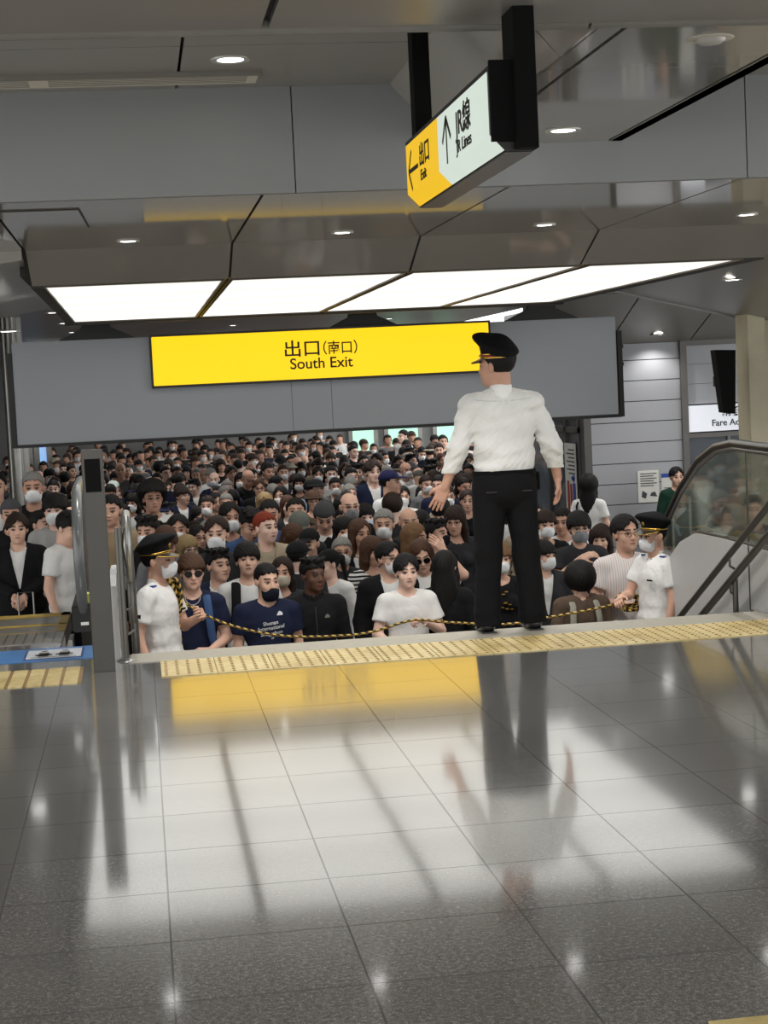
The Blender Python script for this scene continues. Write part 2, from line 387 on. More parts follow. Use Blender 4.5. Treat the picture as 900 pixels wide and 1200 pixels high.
# side soffits, sloping down outwards
m = MB(); m.hexa([(4.6, 11.75, 2.36), (9, 11.75, 1.25), (9, 17.2, 1.25), (4.6, 17.2, 2.36), (4.6, 11.75, 2.55), (9, 11.75, 2.55), (9, 17.2, 2.55), (4.6, 17.2, 2.55)])
struct('ceiling', m, 'ceiling_panel_upper')
m = MB(); m.hexa([(4.5, 17.0, 2.37), (9, 17.0, 1.22), (9, 17.35, 1.30), (4.5, 17.35, 2.43), (4.5, 17.0, 2.6), (9, 17.0, 2.6), (9, 17.35, 2.6), (4.5, 17.35, 2.6)])
struct('trim_8', m, 'beam_panel')
m = MB(); m.hexa([(-6, 11.75, 1.75), (-.70, 11.75, 2.42), (-.70, 18, 2.42), (-6, 18, 1.75), (-6, 11.75, 2.55), (-.70, 11.75, 2.55), (-.70, 18, 2.55), (-6, 18, 2.55)])
struct('ceiling', m, 'ceiling_panel_upper')
# ceiling of the lower concourse
m = MB(); xbox(m, [-14, -3, 0, 3, 6, 16], .02, 18.45, 22.6, 2.48, 2.6)
m.box(-14, 5.6, 22.6, 52, 2.48, 2.6)
struct('ceiling', m, 'ceiling_panel_upper')
m = MB()
for a, b in ((5.2, 6.35), (6.37, 7.5), (7.52, 16)):
    m.hexa([(a, 21.3, 2.47), (b, 21.3, 2.47), (b, 22.98, 1.87), (a, 22.98, 1.87), (a, 21.3, 2.6), (b, 21.3, 2.6), (b, 22.98, 2.6), (a, 22.98, 2.6)])
struct('ceiling', m, 'ceiling_panel_upper')
struct('ceiling', MB().prism([(21.4, 2.48), (22.99, 1.9), (22.99, 2.6), (21.4, 2.6)], 'x', 5.25, 15.9), 'groove_dark')

# ------------------------------------------------------------------ walls of the lower concourse
WY = 23.0
m = MB(); z = 1.87
zs = [1.87, 1.64, 1.36, 1.08, .80, .52, .24, -.04, -.32, -.6, -.9, -1.2, F0]
for a, b in zip(zs[:-1], zs[1:]): m.box(6.08, 7.36, WY, WY+.1, b+.006, a-.006)
struct('wall_right', m, 'wall_panel')
struct('wall_right', MB().box(6.08, 7.36, WY+.02, WY+.25, F0, 1.9), 'groove_dark')
struct('wall_right', MB().box(5.98, 6.08, WY-.02, WY+.2, F0, 1.3), 'frame_grey')
m = MB(); m.box(7.36, 7.45, WY-.05, WY+.15, F0, 1.87); m.box(7.45, 10, WY-.02, WY+.15, 1.80, 1.87)
struct('trim_9', m, 'frame_grey')
m = MB()
for a, b in ((1.80, 1.55), (1.545, 1.28), (1.275, 1.0)): m.box(7.45, 10, WY+.02, WY+.1, b, a)
struct('wall_right', m, 'wall_panel')
# fare adjustment office: lit sign, glass front, counter
fs = empty('fare_office_sign', (7.45, WY, .62)); tag(fs, 'white lit Fare Adjustment sign above the ticket office window', 'sign')
MB().box(0, 2.5, -.03, .08, 0, .36).build('sign_panel', 'lit_white', fs)
text_mesh('lettering', 'Fare Adjustment', .125, 'sign_ink', fs, FRONT(onY(834, 498, WY-.03).x-7.45, -.034, .07))
text_mesh('lettering', '精算所', .14, 'sign_ink', fs, FRONT(onY(846, 498, WY-.03).x-7.45, -.034, .21))
m = MB(); m.box(7.45, 10, WY-.02, WY+.1, .54, .60); m.box(7.45, 10, WY-.02, WY+.1, -.6, -.54); m.box(8.0, 8.04, WY-.02, WY+.05, -.54, .54)
struct('trim_10', m, 'frame_grey')
struct('window_1', MB().box(7.45, 10, WY+.01, WY+.03, -.54, .54), 'window_glass')
struct('wall_right', MB().box(7.45, 10, WY, WY+.1, F0, -.6), 'wall_plain')
struct('wall_right', MB().box(7.4, 12, WY+1.2, WY+1.3, F0, 2.4), 'office_dark')
struct('ceiling', MB().box(7.4, 12, WY+.12, WY+1.2, .7, .8), 'office_dark')
# side return with glass doors and the poster
SX = 6.0
m = MB(); zt = 1.02
for y in (WY+.2, WY+.95, WY+2.0, WY+3.4, WY+4.6): m.box(SX-.04, SX+.06, y, y+.09, F0, zt)
m.box(SX-.04, SX+.06, WY+.2, WY+4.7, zt, zt+.12); m.box(SX-.04, SX+.06, WY+.2, WY+4.7, .68, .76); m.box(SX-.04, SX+.06, WY+.2, WY+4.7, F0, F0+.15)
struct('door_1', m, 'frame_grey')
struct('window_2', MB().box(SX, SX+.015, WY+.25, WY+4.65, F0+.1, zt), 'window_glass')
struct('wall_right', MB().box(SX-.05, SX+.1, WY+.2, WY+4.7, zt+.12, 2.48), 'wall_panel')
struct('wall_right', MB().box(SX+.9, SX+1, WY+.3, WY+6, F0, 2.48), 'wall_plain')
struct('wall_back', MB().box(-14, 16, 50, 50.2, F0, 2.6), 'wall_plain')
struct('wall_left', MB().box(-14, -13.8, 18, 50, F0, 2.6), 'wall_plain')
# lit advertisements at the far end
def ad(x0, x1, y, z0, z1, m1, label):
    e = empty('lit_advertisement', ((x0+x1)/2, y, z0)); tag(e, label, 'advertisement', 'lit advertisements on the far walls'); h = (x1-x0)/2
    f = MB(); f.box(-h-.12, -h, -.05, .12, -.4, z1-z0+.1); f.box(h, h+.12, -.05, .12, -.4, z1-z0+.1); f.box(-h-.12, h+.12, -.05, .12, z1-z0, z1-z0+.12); f.build('frame', 'steel', e)
    MB().box(-h, h, 0, .1, -.4, z1-z0).build('screen', m1, e)
    if m1 == 'ad_green':
        q = MB(); r_ = random.Random(int(x0*10))
        for k in range(26):
            u = r_.uniform(-h+.05, h-.1); v = r_.uniform(.25, z1-z0-.1) if 'leaf' in label else r_.uniform((z1-z0)*.45, (z1-z0)*.7); q.box(u, u+r_.uniform(.03, .10), -.012, -.002, v, v+r_.uniform(.03, .16))
        q.build('printed_pattern', 'ad_leaf', e)
ady = 49.8
for a, b, lb in (((413, 438, 'pale green lit screen on the far wall, leftmost of the three beside the board')), ((455, 490, 'lit screen with leafy green lettering, middle one on the far wall')), ((512, 540, 'lit screen with leafy green lettering by the station officer\'s left arm, far wall'))):
    x0 = onY(a, 510, ady).x; x1 = onY(b, 510, ady).x; ad(x0, x1, ady, -.1, .55, 'ad_green', lb)
for a, b, lb in ((22, 33, 'narrow pale blue lit panel just right of the steel column'), (47, 55, 'second narrow pale blue lit panel right of the steel column')):
    x0 = onY(a, 540, 40).x; x1 = onY(b, 540, 40).x; ad(x0, x1, 40, -.4, .45, 'ad_blue', lb)
# columns and pillar
struct('column_left', MB().lathe([(.088, F0), (.088, 2.6)], (-1.47, 21, 0), 28), 'steel', smooth=True)
struct('column_left', MB().box(-1.40, -1.32, 21.1, 21.2, F0, 2.6), 'steel')
struct('column_left', MB().box(-3.6, -1.62, 19.5, 19.9, F0, 2.5), 'concrete_beige')
struct('pillar_right', MB().box(6.02, 6.205, 16.6, 16.95, F0, 2.1), 'concrete_beige', bevel=.006)
struct('pillar_right', MB().box(6.26, 8.2, 16.75, 16.95, F0, 2.1), 'concrete_beige')
# things high on the left edge
e = empty('wall_monitor', (-1.62, 19.4, 1.0)); tag(e, 'black boxed monitor at the left edge beside the steel column', 'monitor')
MB().box(-.5, .03, -.1, .1, -.02, .32).build('casing', 'black_matte', e, bevel=.01); MB().box(-.45, -.02, -.105, -.1, .02, .28).build('screen', 'glass_lens', e); MB().box(-.3, -.25, -.02, .02, .3, 1.3).build('bracket', 'black_metal', e)
MY = 16.2; e = empty('wall_display', onY(850, 447, MY)); tag(e, 'black hanging display turned edge-on beside the beige pillar', 'monitor')
q = [onY(*p, MY)-onY(850, 447, MY) for p in ((848, 484), (862, 485), (862, 410), (838, 410))]
m = MB(); m.add([q[0], q[1], q[2], q[3]]+[v+Vector((.06, .32, .0)) for v in q], [(0, 1, 2, 3), (7, 6, 5, 4), (0, 4, 5, 1), (1, 5, 6, 2), (2, 6, 7, 3), (3, 7, 4, 0)])
m.build('casing', 'black_matte', e); MB().box(.02, .10, .30, .42, -.05, .05).build('wall_bracket', 'black_metal', e)

# ------------------------------------------------------------------ fixtures in the ceiling
DL = []
def downlight(p, r_=.062, label='', on=True, power=None, scal=False):
    e = empty('downlight', p); tag(e, label, 'downlight', 'round ceiling downlights')
    MB().lathe([(r_*1.02, .012), (r_*1.0, -.004), (r_*1.45, -.006), (r_*1.5, .001), (r_*1.02, .012)], n=28).build('ring', 'lamp_ring', e, smooth=True)
    MB().lathe([(0, -.003), (r_*.8, -.0045), (r_, -.002), (r_, .004)], n=28).build('lens', 'lamp_white', e)
    if on:
        L = bpy.data.lights.new('lamp', 'SPOT'); L.energy = power or DOWN_W; L.spot_size = R(125 if not scal else 112); L.spot_blend = .7 if not scal else .25; L.shadow_soft_size = .035; L.color = (1, .97, .93)
        o = bpy.data.objects.new('lamp', L); COL.objects.link(o); o.parent = e; o.location = (0, 0, -.008)
for px, py, zz, rr, lb in ((270, 69, 3.01, .062, 'large lit round downlight at the top left, in front of the vent strip'), (660, 152, 2.69, .06, 'lit round downlight right of the hanging direction sign'),
    (401, 272, 2.48, .05, 'small downlight in the lower soffit above the South Exit lettering'), (638, 263, 2.48, .05, 'small downlight in the lower soffit just right of the hanging sign'),
    (150, 282, 2.48, .05, 'small downlight in the lower soffit, leftmost of its row'), (875, 251, 2.48, .05, 'small downlight in the lower soffit, rightmost of its row'),
    (727, 349, 2.48, .10, 'distant downlight above the right end of the grey board'), (698, 355, 2.48, .08, 'distant downlight, middle of the three beyond the board'), (677, 359, 2.48, .08, 'distant downlight, leftmost of the three beyond the board'),
    (288, 377, 2.48, .10, 'distant downlight seen under the second luminous panel, above the yellow sign'), (416, 371, 2.48, .10, 'distant downlight seen under the third luminous panel, above the yellow sign')):
    p = onZ(px, py, zz); downlight((p.x, min(p.y, 21.2) if py > 340 else p.y, zz-.002), rr, lb, power=105 if 245 < py < 300 else (170 if zz > 3 else 55 if zz > 2.6 else None), scal=zz > 2.6)
p = onX(858, 325, 0.1); d = ray(858, 325)
for k in range(1, 400):
    q = CAM+d*(k*.05/FPX)
    if q.x > 4.6 and q.z > 2.36-(q.x-4.6)*.252: break
o = downlight((q.x, q.y, q.z-.02), .06, 'downlight in the sloping soffit above the beige pillar')
p = onZ(10, 388, 2.1); downlight((p.x, p.y, 2.1), .07, 'downlight at the left edge above the steel column', on=False)
p = onY(771, 400, 22.7); downlight((p.x, 22.7, 2.47-.60*(22.7-21.3)/1.68-.004), .07, 'downlight washing the panelled wall beside the ticket office', power=40)
for i, (x, y) in enumerate(((-1.2, 1.5), (.8, 1.5), (2.8, 1.5), (-1.2, -1.0), (.8, -1.0), (2.8, -1.0))):  # unseen downlights added behind the camera to brighten the concourse
    downlight((x, y, 3.01), .06, 'added fill downlight in the concourse ceiling behind the camera, position %s' % ['front left', 'front middle', 'front right', 'back left', 'back middle', 'back right'][i], power=24)
struct('ceiling', MB().box(-5, 7, -4, 2.6, 3.012, 3.1), 'ceiling_panel_upper')
# unseen lamps added to light the lower crowd, hidden behind the board
for i, y in enumerate((31.5, 34, 37, 41, 46)):
    for j, x in enumerate((-1.6, 1.6, 4.6)):
        e = empty('fill_linear_light', (x, y, 2.46)); tag(e, 'added linear fill light over the waiting crowd, %s column, %s row' % (['left', 'middle', 'right'][j], ['first', 'second', 'third', 'fourth', 'fifth', 'sixth', 'seventh'][i]), 'ceiling light', 'added fill lights over the crowd')
        MB().box(-.65, .65, -.16, .16, 0, .02).build('housing', 'lamp_ring', e); MB().box(-.6, .6, -.13, .13, -.01, 0).build('tube', 'fill_lamp', e)
for i, (x, y) in enumerate(((-1.5, .2), (1.8, .2), (-1.5, -2.4), (1.8, -2.4))):  # more linear lamps added out of view, soft light for board and ceiling
    e = empty('fill_linear_light', (x, y, 2.998)); tag(e, 'added unseen linear fill light of the upper concourse, %s' % ['front left', 'front right', 'back left', 'back right'][i], 'ceiling light', 'added fill lights of the upper concourse')
    MB().box(-1.2, 1.2, -.2, .2, -.01, .0).build('housing', 'lamp_ring', e); MB().box(-1.15, 1.15, -.17, .17, -.02, -.01).build('tube', 'fill_lamp', e)
for i, (x, y) in enumerate([(x, y) for y in (20.2, 23.2, 26.5) for x in (-.9, 1.5, 3.9)]):  # downlight grid added to brighten the middle of the crowd
    downlight((x, y, 2.478), .05, 'added fill downlight in the lower concourse ceiling, %s of the %s row' % (['left', 'middle', 'right'][i % 3], ['first', 'second', 'third'][i//3]), power=110)
# vent strip and smoke detector
e = empty('vent_strip', (-2.0, 8.38, 3.0)); tag(e, 'pale slotted air vent strip on the upper ceiling at the top left', 'vent')
m = MB(); m.mi = 0; m.box(-2, 2.66, 0, .22, -.012, .008); m.mi = 1
for x0, x1 in ((-2, .1), (.15, 1.6), (1.65, 2.63)):
    for k in range(5): m.box(x0+.02, x1-.02, .03+k*.035, .043+k*.035, -.0135, -.0121)
m.build('slotted_cover', ['vent_pale', 'trim_grey'], e); MB().box(-2.02, 2.68, -.012, .0, -.016, .01).build('edge_trim', 'trim_grey', e)
p = onZ(832, 45, 2.69); e = empty('smoke_detector', (p.x, p.y, 2.69)); tag(e, 'round white smoke detector on the casing at the top right', 'smoke detector')
MB().lathe([(.0, -.022), (.04, -.02), (.055, -.008), (.058, 0)], n=24).build('dome', 'lamp_ring', e, smooth=True); MB().lathe([(.058, -.004), (.085, -.003), (.088, 0)], n=24).build('base', 'vent_pale', e)
p = onZ(708, 354, 2.3); e = empty('smoke_detector', (p.x, 20.4, 2.48)); tag(e, 'small round detector on the far ceiling above the board right end', 'smoke detector')
MB().lathe([(.0, -.09), (.05, -.085), (.075, -.02), (.08, 0)], n=20).build('dome', 'trim_grey', e, smooth=True)

# ------------------------------------------------------------------ the grey board with the yellow sign
B = empty('hanging_sign_board', (2.05, 19.3, 1.012)); tag(B, 'long grey hanging board with a yellow lit South Exit sign', 'sign')
MB().box(-3.37, 3.39, 0, .22, 0, 1.112).build('board', 'board_grey', B, bevel=.006)
MB().box(-3.40, 3.42, -.01, .24, -.035, -.002).build('bottom_edge', 'black_metal', B)
MB().box(-3.43, -3.375, -.012, .26, -.03, 1.0).build('end_cap', 'black_metal', B); c_ = MB().box(3.40, 3.455, -.012, .26, -.03, .95).build('end_cap', 'black_metal', B)
for z0_ in (.55, .75): MB().box(3.41, 3.47, .0, .3, z0_, z0_+.04).build('clip', 'black_metal', c_)
MB().box(-.35, -.342, -.0015, .01, .0, 1.11).build('seam', 'board_seam', B); MB().box(.095, .103, -.0015, .01, .0, 1.11).build('seam', 'board_seam', B)
MB().box(-1.885, 1.915, -.10, -.002, .545, 1.13).build('sign_case', 'black_metal', B)
MB().box(-1.86, 1.89, -.112, -.099, .572, 1.105).build('sign_face', 'sign_yellow', B, bevel=.004)
k = 19.3/FPX
p0 = onY(332, 420, 19.19); text_mesh('lettering', '出口', .195, 'sign_ink', B, FRONT(p0.x-2.05, -.115, p0.z-1.012+.028), sx=1.1)
p0 = onY(372, 417, 19.19); text_mesh('lettering', '（南口）', .155, 'sign_ink', B, FRONT(p0.x-2.05-.03, -.115, p0.z-1.012+.026), sx=.93)
p0 = onY(340, 434, 19.19); text_mesh('lettering', 'South Exit', .168, 'sign_ink', B, FRONT(p0.x-2.05, -.115, p0.z-1.012+.012), sx=1.0)
for x in (-2.45, -.5, .5, 2.55):
    if x in (-2.45, .5, 2.55):
        m = MB(); m.prism([(x-.42, 1.115), (x+.42, 1.115), (x+.16, 1.24), (x+.1, 1.47), (x-.1, 1.47), (x-.16, 1.24)], 'y', .04, .18); m.build('hanger', 'black_metal', B)
# ------------------------------------------------------------------ hanging direction sign (face towards -X)
D = empty('direction_sign', (1.19, 5.62, 2.235)); tag(D, 'hanging lit direction sign, yellow Exit and white JR Lines, seen obliquely', 'sign')
LN = 1.75
prof = [(0, .055), (.05, 0), (.145, 0), (.145, .275), (0.0, .275)]
def strip(y0, y1, m1, nm):   # lit face with its slanted lower lip
    q = MB(); q.add([(-.002, y0, .055), (-.002, y1, .055), (-.002, y1, .258), (-.002, y0, .258), (.046, y0, .004), (.046, y1, .004)], [(0, 1, 2, 3), (0, 4, 5, 1)]); return q.build(nm, m1, D)
MB().prism(prof, 'y', 0, LN).build('housing', 'black_metal', D)
strip(.012, .965, 'sign_white_small', 'white_face'); strip(.965, LN-.012, 'sign_yellow_small', 'yellow_face')
MB().box(.05, .14, .03, LN-.03, -.006, -.001).build('underside_plate', 'steel_dark', D)
MB().box(.0, .145, -.02, .0, .03, .29).build('end_plate', 'black_matte', D)
 
MB().box(.078, .148, -.05, .12, .002, .62).build('hanger_post', 'black_matte', D)
p7 = Vector((1.19+.075, 7.72, 0)); MB().box(.01, .08, 1.53, 1.63, .27, .775).build('hanger_post', 'black_matte', D)
MB().box(.02, .13, .3, 1.70, .265, .285).build('top_rail', 'black_metal', D)
def SIDE(y, z): return Matrix.Translation((-.004, y, z)) @ Matrix(((0, 0, -1, 0), (-1, 0, 0, 0), (0, 1, 0, 0), (0, 0, 0, 1)))
text_mesh('lettering', 'JR線', .115, 'sign_ink', D, SIDE(.58, .135), .001, sx=1.3)
text_mesh('lettering', 'JR Lines', .062, 'sign_ink', D, SIDE(.58, .072), .001, sx=1.4)
text_mesh('lettering', '出口', .10, 'sign_ink', D, SIDE(1.40, .135), .001, sx=1.25)
text_mesh('lettering', 'Exit', .06, 'sign_ink', D, SIDE(1.38, .072), .001, sx=1.5)
def arrow(y, z, up, s):
    q = MB(); X = -.004
    def bar(a, b, w):
        a = Vector(a); b = Vector(b); d = (b-a).normalized(); n = Vector((-d.y, d.x))*w/2
        c = [a+n, b+n, b-n, a-n]; q.add([(X, y-v.x, z+v.y) for v in c]+[(X-.001, y-v.x, z+v.y) for v in c], [(0, 1, 2, 3), (4, 5, 6, 7), (0, 4, 5, 1), (1, 5, 6, 2), (2, 6, 7, 3), (3, 7, 4, 0)])
    if up: bar((0, -s), (0, s), .02); bar((0, s), (-.085, s-.085), .02); bar((0, s), (.085, s-.085), .02)
    else: bar((-.12, 0), (.12, 0), .018); bar((-.12, 0), (-.04, .08), .018); bar((-.12, 0), (-.04, -.08), .018)
    q.build('arrow', 'sign_ink', D)
arrow(.77, .145, True, .085); arrow(1.55, .14, False, .08)

# ------------------------------------------------------------------ left escalator, sensor post and stair rails
def arc(c, r0, a0, a1, n): return [(c[0]+r0*math.cos(R(a0+(a1-a0)*i/n)), c[1]+r0*math.sin(R(a0+(a1-a0)*i/n))) for i in range(n+1)]
def escal(x, hand, width_sign, label, y_end, flat_end, newel_y=None):
    e = empty('escalator', (x, flat_end, 0)); tag(e, label, 'escalator'); return e
E1 = empty('escalator', (-.42, 11.2, 0)); tag(E1, 'escalator going down at the left behind the sensor post', 'escalator')
path = []
cy, cz, rr = .22, .54, .40     # rounded newel, then level, then down
lo = [( .30, .12)]
loop = [(.35, .10)]+arc((.22, .50), .40, 250, 90, 22)+[(.9, .92), (1.25, .86), (1.6, .70), (4.3, -.86)]
MB().tube([(0, a, b) for a, b in loop], .034, 14, flat=1.25).build('handrail', 'rubber_grey', E1, smooth=True)
inn = [(.35, .16)]+arc((.22, .50), .355, 250, 90, 16)+[(.9, .87), (1.25, .81), (1.6, .65), (4.3, -.91), (4.3, -1.3), (1.5, .0), (.35, .0)]
MB().prism(inn, 'x', -.012, .012).build('balustrade', 'steel_dark', E1)
MB().box(-.075, .075, .0, 1.3, 0, .17).build('newel_base', 'black_metal', E1, bevel=.01)
MB().box(-.02, .03, -.003, -.0005, .045, .065).build('button_plate', 'paper_white', E1)
m = MB(); m.prism([(1.3, 0), (1.3, .16), (4.4, -1.2), (4.4, -1.5), (1.9, -1.5)], 'x', -.075, .075); m.build('skirt', 'steel_dark', E1)
m = MB(); m.box(-1.45, -.13, -.40, .10, -.02, .004); m.build('comb_plate', 'comb_metal', E1)
m = MB(); x = -1.45
while x < -.14: m.box(x, x+.008, -.38, .08, .0045, .0065); x += .06
m.build('comb_ribs', 'steel_dark', E1)
m = MB(); m.mi = 0; m.box(-1.4, -.13, .10, 1.12, -.12, -.006); m.mi = 1; m.box(-1.4, -.13, .10, .16, -.006, .0); m.box(-1.4, -.13, .50, .55, -.006, .0); m.box(-1.4, -.13, .98, 1.12, -.006, .0); m.box(-.19, -.13, .10, 1.12, -.006, .0)
m.build('step', ['comb_metal', 'step_yellow'], E1)
for i in range(1, 8): MB().box(-1.4, -.13, 1.12+.33*(i-1)+.0, 1.12+.33*i-.005, -.2*i-.12, -.2*i).build('step', 'comb_metal', E1)
MB().box(.02, .09, .05, .14, .18, .24).build('yellow_tab', 'yellow_plastic', E1)
P1 = empty('sensor_post', (-.262, 9.56, 0)); tag(P1, 'tall square grey metal post with a black sensor window at the stair head', 'post')
m = MB(); m.box(-.058, .058, -.04, .05, 0, 1.215); m.build('column', 'post_grey', P1, bevel=.004)
MB().box(-.042, .042, -.0415, -.0395, .985, 1.165).build('sensor_window', 'black_matte', P1)
m = MB(); m.lathe([(.0, 0), (.004, 0), (.004, .002)], n=8); MB().lathe([(0, 0), (.005, 0), (.005, .003), (0, .003)], n=8).build('screw', 'steel_dark', P1, loc=(0, -.0425, .08))
E1b = empty('escalator_balustrade', (-.16, 10.3, 0)); tag(E1b, 'grey escalator end casing with steel cheek just behind the sensor post', 'balustrade')
MB().prism([(-.35, 0), (-.35, .42), (-.2, .47), (.6, .45), (3.2, -.9), (3.2, -1.5), (.4, -1.5), (.4, 0)], 'x', -.06, -.02).build('cladding', 'white_cladding', E1b)
# stair rails, left: post and two tubes with looped ends
G = empty('stair_handrail', (-.15, 9.86, 0)); tag(G, 'steel tube stair handrail beside the sensor post, left of the stairs', 'handrail')
MB().tube([(0, 0, 0), (0, 0, .76)], .021, 16).build('post', 'steel_dark', G, smooth=True)
MB().lathe([(.0, .018), (.03, .016), (.05, .004), (.052, 0)], n=20).build('post_foot', 'steel', G, smooth=True)
up = [(.03, .30, .30), (.03, .22, .46), (.03, .16, .70), (.03, .22, .83), (.03, .34, .86), (.03, .6, .76), (.03, 2.9, -.58)]
MB().tube([(.045, .18, .40), (.045, .05, .50), (.045, .0, .66), (.045, .06, .80), (.045, .2, .82), (.045, 2.0, -.13), (.045, 2.06, -.3)], .027, 16).build('rail', 'steel', G, smooth=True)
MB().tube([(.05, .12, .20), (.05, .08, .36), (.05, .12, .46), (.05, .3, .42), (.05, 2.0, -.45), (.05, 2.04, -.6)], .02, 14).build('rail', 'steel_dark', G, smooth=True)
for yy, zt in ((.42, .66), (1.6, .05)):
    MB().tube([(.055, yy, -.1667*math.ceil(max(0, yy-.22)/.3)), (.055, yy, zt)], .018, 12).build('post', 'steel_dark', G, smooth=True)
for zz in (.16, .30, .50): MB().tube([(.0, .0, zz), (.025, .05, zz-.015), (.055, .09, zz)], .007, 8).build('bracket', 'steel', G, smooth=True)
# right rails on the cladding
XR = 3.58
G = empty('stair_handrail', (XR, 9.7, 0)); tag(G, 'pair of dark steel handrails descending along the white escalator cladding', 'handrail')
MB().tube([(0, -.75, .85), (0, -.3, .80), (0, 0, .64), (0, 1.75, -.229), (0, 1.9, -.33), (0, 1.92, -.45), (.02, 1.80, -.50)], .021, 14).build('rail', 'steel_dark', G, smooth=True)
MB().tube([(0, -.75, .66), (0, -.28, .61), (0, 0, .475), (0, 1.75, -.394), (0, 1.88, -.48), (0, 1.86, -.58), (.02, 1.75, -.62)], .024, 14).build('rail', 'steel_dark', G, smooth=True)
for yy in (.62, 1.7):
    z0 = -.1667*math.ceil(max(0, 9.7+yy-EDGE)/.3); h = .64-.4966*yy
    MB().tube([(.03, yy, z0), (.03, yy, h-.12)], .018, 12).build('post', 'steel_dark', G, smooth=True)
    for o_ in (0, -.165): MB().tube([(0, yy, h+o_-.02), (-.0, yy, h+o_-.07), (.03, yy, h+o_-.09)], .008, 8).build('bracket', 'steel_dark', G, smooth=True)
MB().tube([(0, -.75, -.0), (0, -.75, .85)], .02, 12).build('post', 'steel_dark', G, smooth=True)
# ------------------------------------------------------------------ right escalator
E2 = empty('escalator', (3.8, 9.9, 0)); tag(E2, 'glass-sided escalator going down at the right beside the stairs', 'escalator')
hp = [(-.9, .5)]+arc((-.62, .62), .37, 200, 90, 10)+[(.3, .99), (.9, 1.0), (1.24, .965), (1.6, .86), (2.0, .66), (2.33, .44), (2.82, .10), (2.92, -.04), (2.88, -.2)]
MB().tube([(0, a, b) for a, b in hp], .036, 16, flat=.8).build('handrail', 'rubber_black', E2, smooth=True)
MB().tube([(0, a, b-.03) for a, b in hp[11:]], .02, 8).build('handrail_guide', 'steel', E2, smooth=True)
cl = [(-.9, .38), (.34, .385), (.95, .393), (1.47, .387), (1.80, .30), (2.02, .19), (2.15, .06), (2.22, -.12)]
gl = [(-.8, .95), (.9, .965), (1.24, .935), (1.6, .83), (2.0, .63), (2.33, .41), (2.82, .07), (2.86, -.1)]
MB().prism([(a, b-.03) for a, b in cl[:-2]]+[(2.8, -.6)]+gl[::-1], 'x', -.006, .006).build('glass_panel', 'balustrade_glass', E2)
MB().prism([(a, b-.012) for a, b in cl]+[(2.24, -1.49), (.30, -1.49), (.30, -.3), (-.9, -.3)], 'x', -.10, -.02).build('cladding', 'white_cladding', E2)
m = MB(); m.tube([(-.06, a, b-.012) for a, b in cl], .012, 8); m.build('cladding_edge', 'black_metal', E2, smooth=True)
m = MB(); m.prism([(a, b-.05) for a, b in cl]+[(2.3, -1.45), (.4, -1.45), (.4, -.1), (-.9, -.1)], 'x', .02, .2); m.build('inner_deck', 'comb_metal', E2); MB().prism([(-.8, .375), (.34, .375), (.95, .383), (1.47, .377), (1.80, .29), (1.80, .25), (-.8, .25)], 'x', .201, .21).build('yellow_line', 'step_yellow', E2)
MB().box(-.105, -.10, .40, .41, -.02, .385).build('cladding_joint', 'steel_dark', E2)
MB().box(-.009, .009, .66, .67, .38, .96).build('glass_joint', 'steel_dark', E2)
for i in range(8): MB().box(.2, 1.2, 1.3+.33*i, 1.3+.33*(i+1)-.005, -.2*i-.12, -.2*i).build('step', 'comb_metal', E2)
MB().box(.2, 1.2, .3, 1.3, -.1, -.004).build('comb_plate', 'comb_metal', E2)
m = MB(); m.prism([(.0, .96), (1.24, .93), (2.33, .41), (3.75, -.47), (4.1, -.56), (4.1, -1.49), (0, -1.49)], 'x', 1.22, 1.24); m.build('far_balustrade', 'balustrade_glass', E2)
MB().tube([(1.23, a, b) for a, b in hp[11:]], .036, 12, flat=.8).build('handrail', 'rubber_black', E2, smooth=True)
# acrylic guards beside the escalator
GY = 12.95
for a, b in ((789, 810),):
    q0 = onY(a, 586, GY); q1 = onY(b, 586, GY); e = empty('guard_panel', (q0.x, GY, -.6)); tag(e, 'small clear acrylic guard panel in front of the escalator slope', 'guard panel')
    MB().box(0, q1.x-q0.x, 0, .01, -.3, q0.z+.6).build('acrylic_sheet', 'clear_acrylic', e)
    MB().box(-.006, .008, -.004, .014, -.3, q0.z+.6).build('edge_strip', 'lamp_ring', e); MB().box(q1.x-q0.x-.01, q1.x-q0.x+.004, -.004, .014, -.3, q0.z+.62).build('edge_strip', 'lamp_ring', e)
# glimpses in the ticket office through the glass
e = empty('notice_board', onY(822, 585, WY-.3)); tag(e, 'pale notice sheet on a stand seen through the escalator glass', 'notice')
MB().box(-.09, .12, 0, .02, -.5, .25).build('sheet', 'paper_white', e); MB().box(-.1, .13, .02, .05, -.52, .27).build('backing', 'frame_grey', e); MB().box(-.0, .03, .0, .05, -1.6, -.5).build('stand_leg', 'frame_grey', e)
e = empty('ticket_counter', onY(850, 610, WY-.9)); tag(e, 'steel counter in front of the ticket office window behind the glass', 'counter'); e.location.z = F0
MB().box(-.4, .6, -.1, .15, .0, .80).build('cabinet', 'frame_grey', e); MB().box(-.45, .65, -.15, .2, .80, .84).build('worktop', 'steel', e)
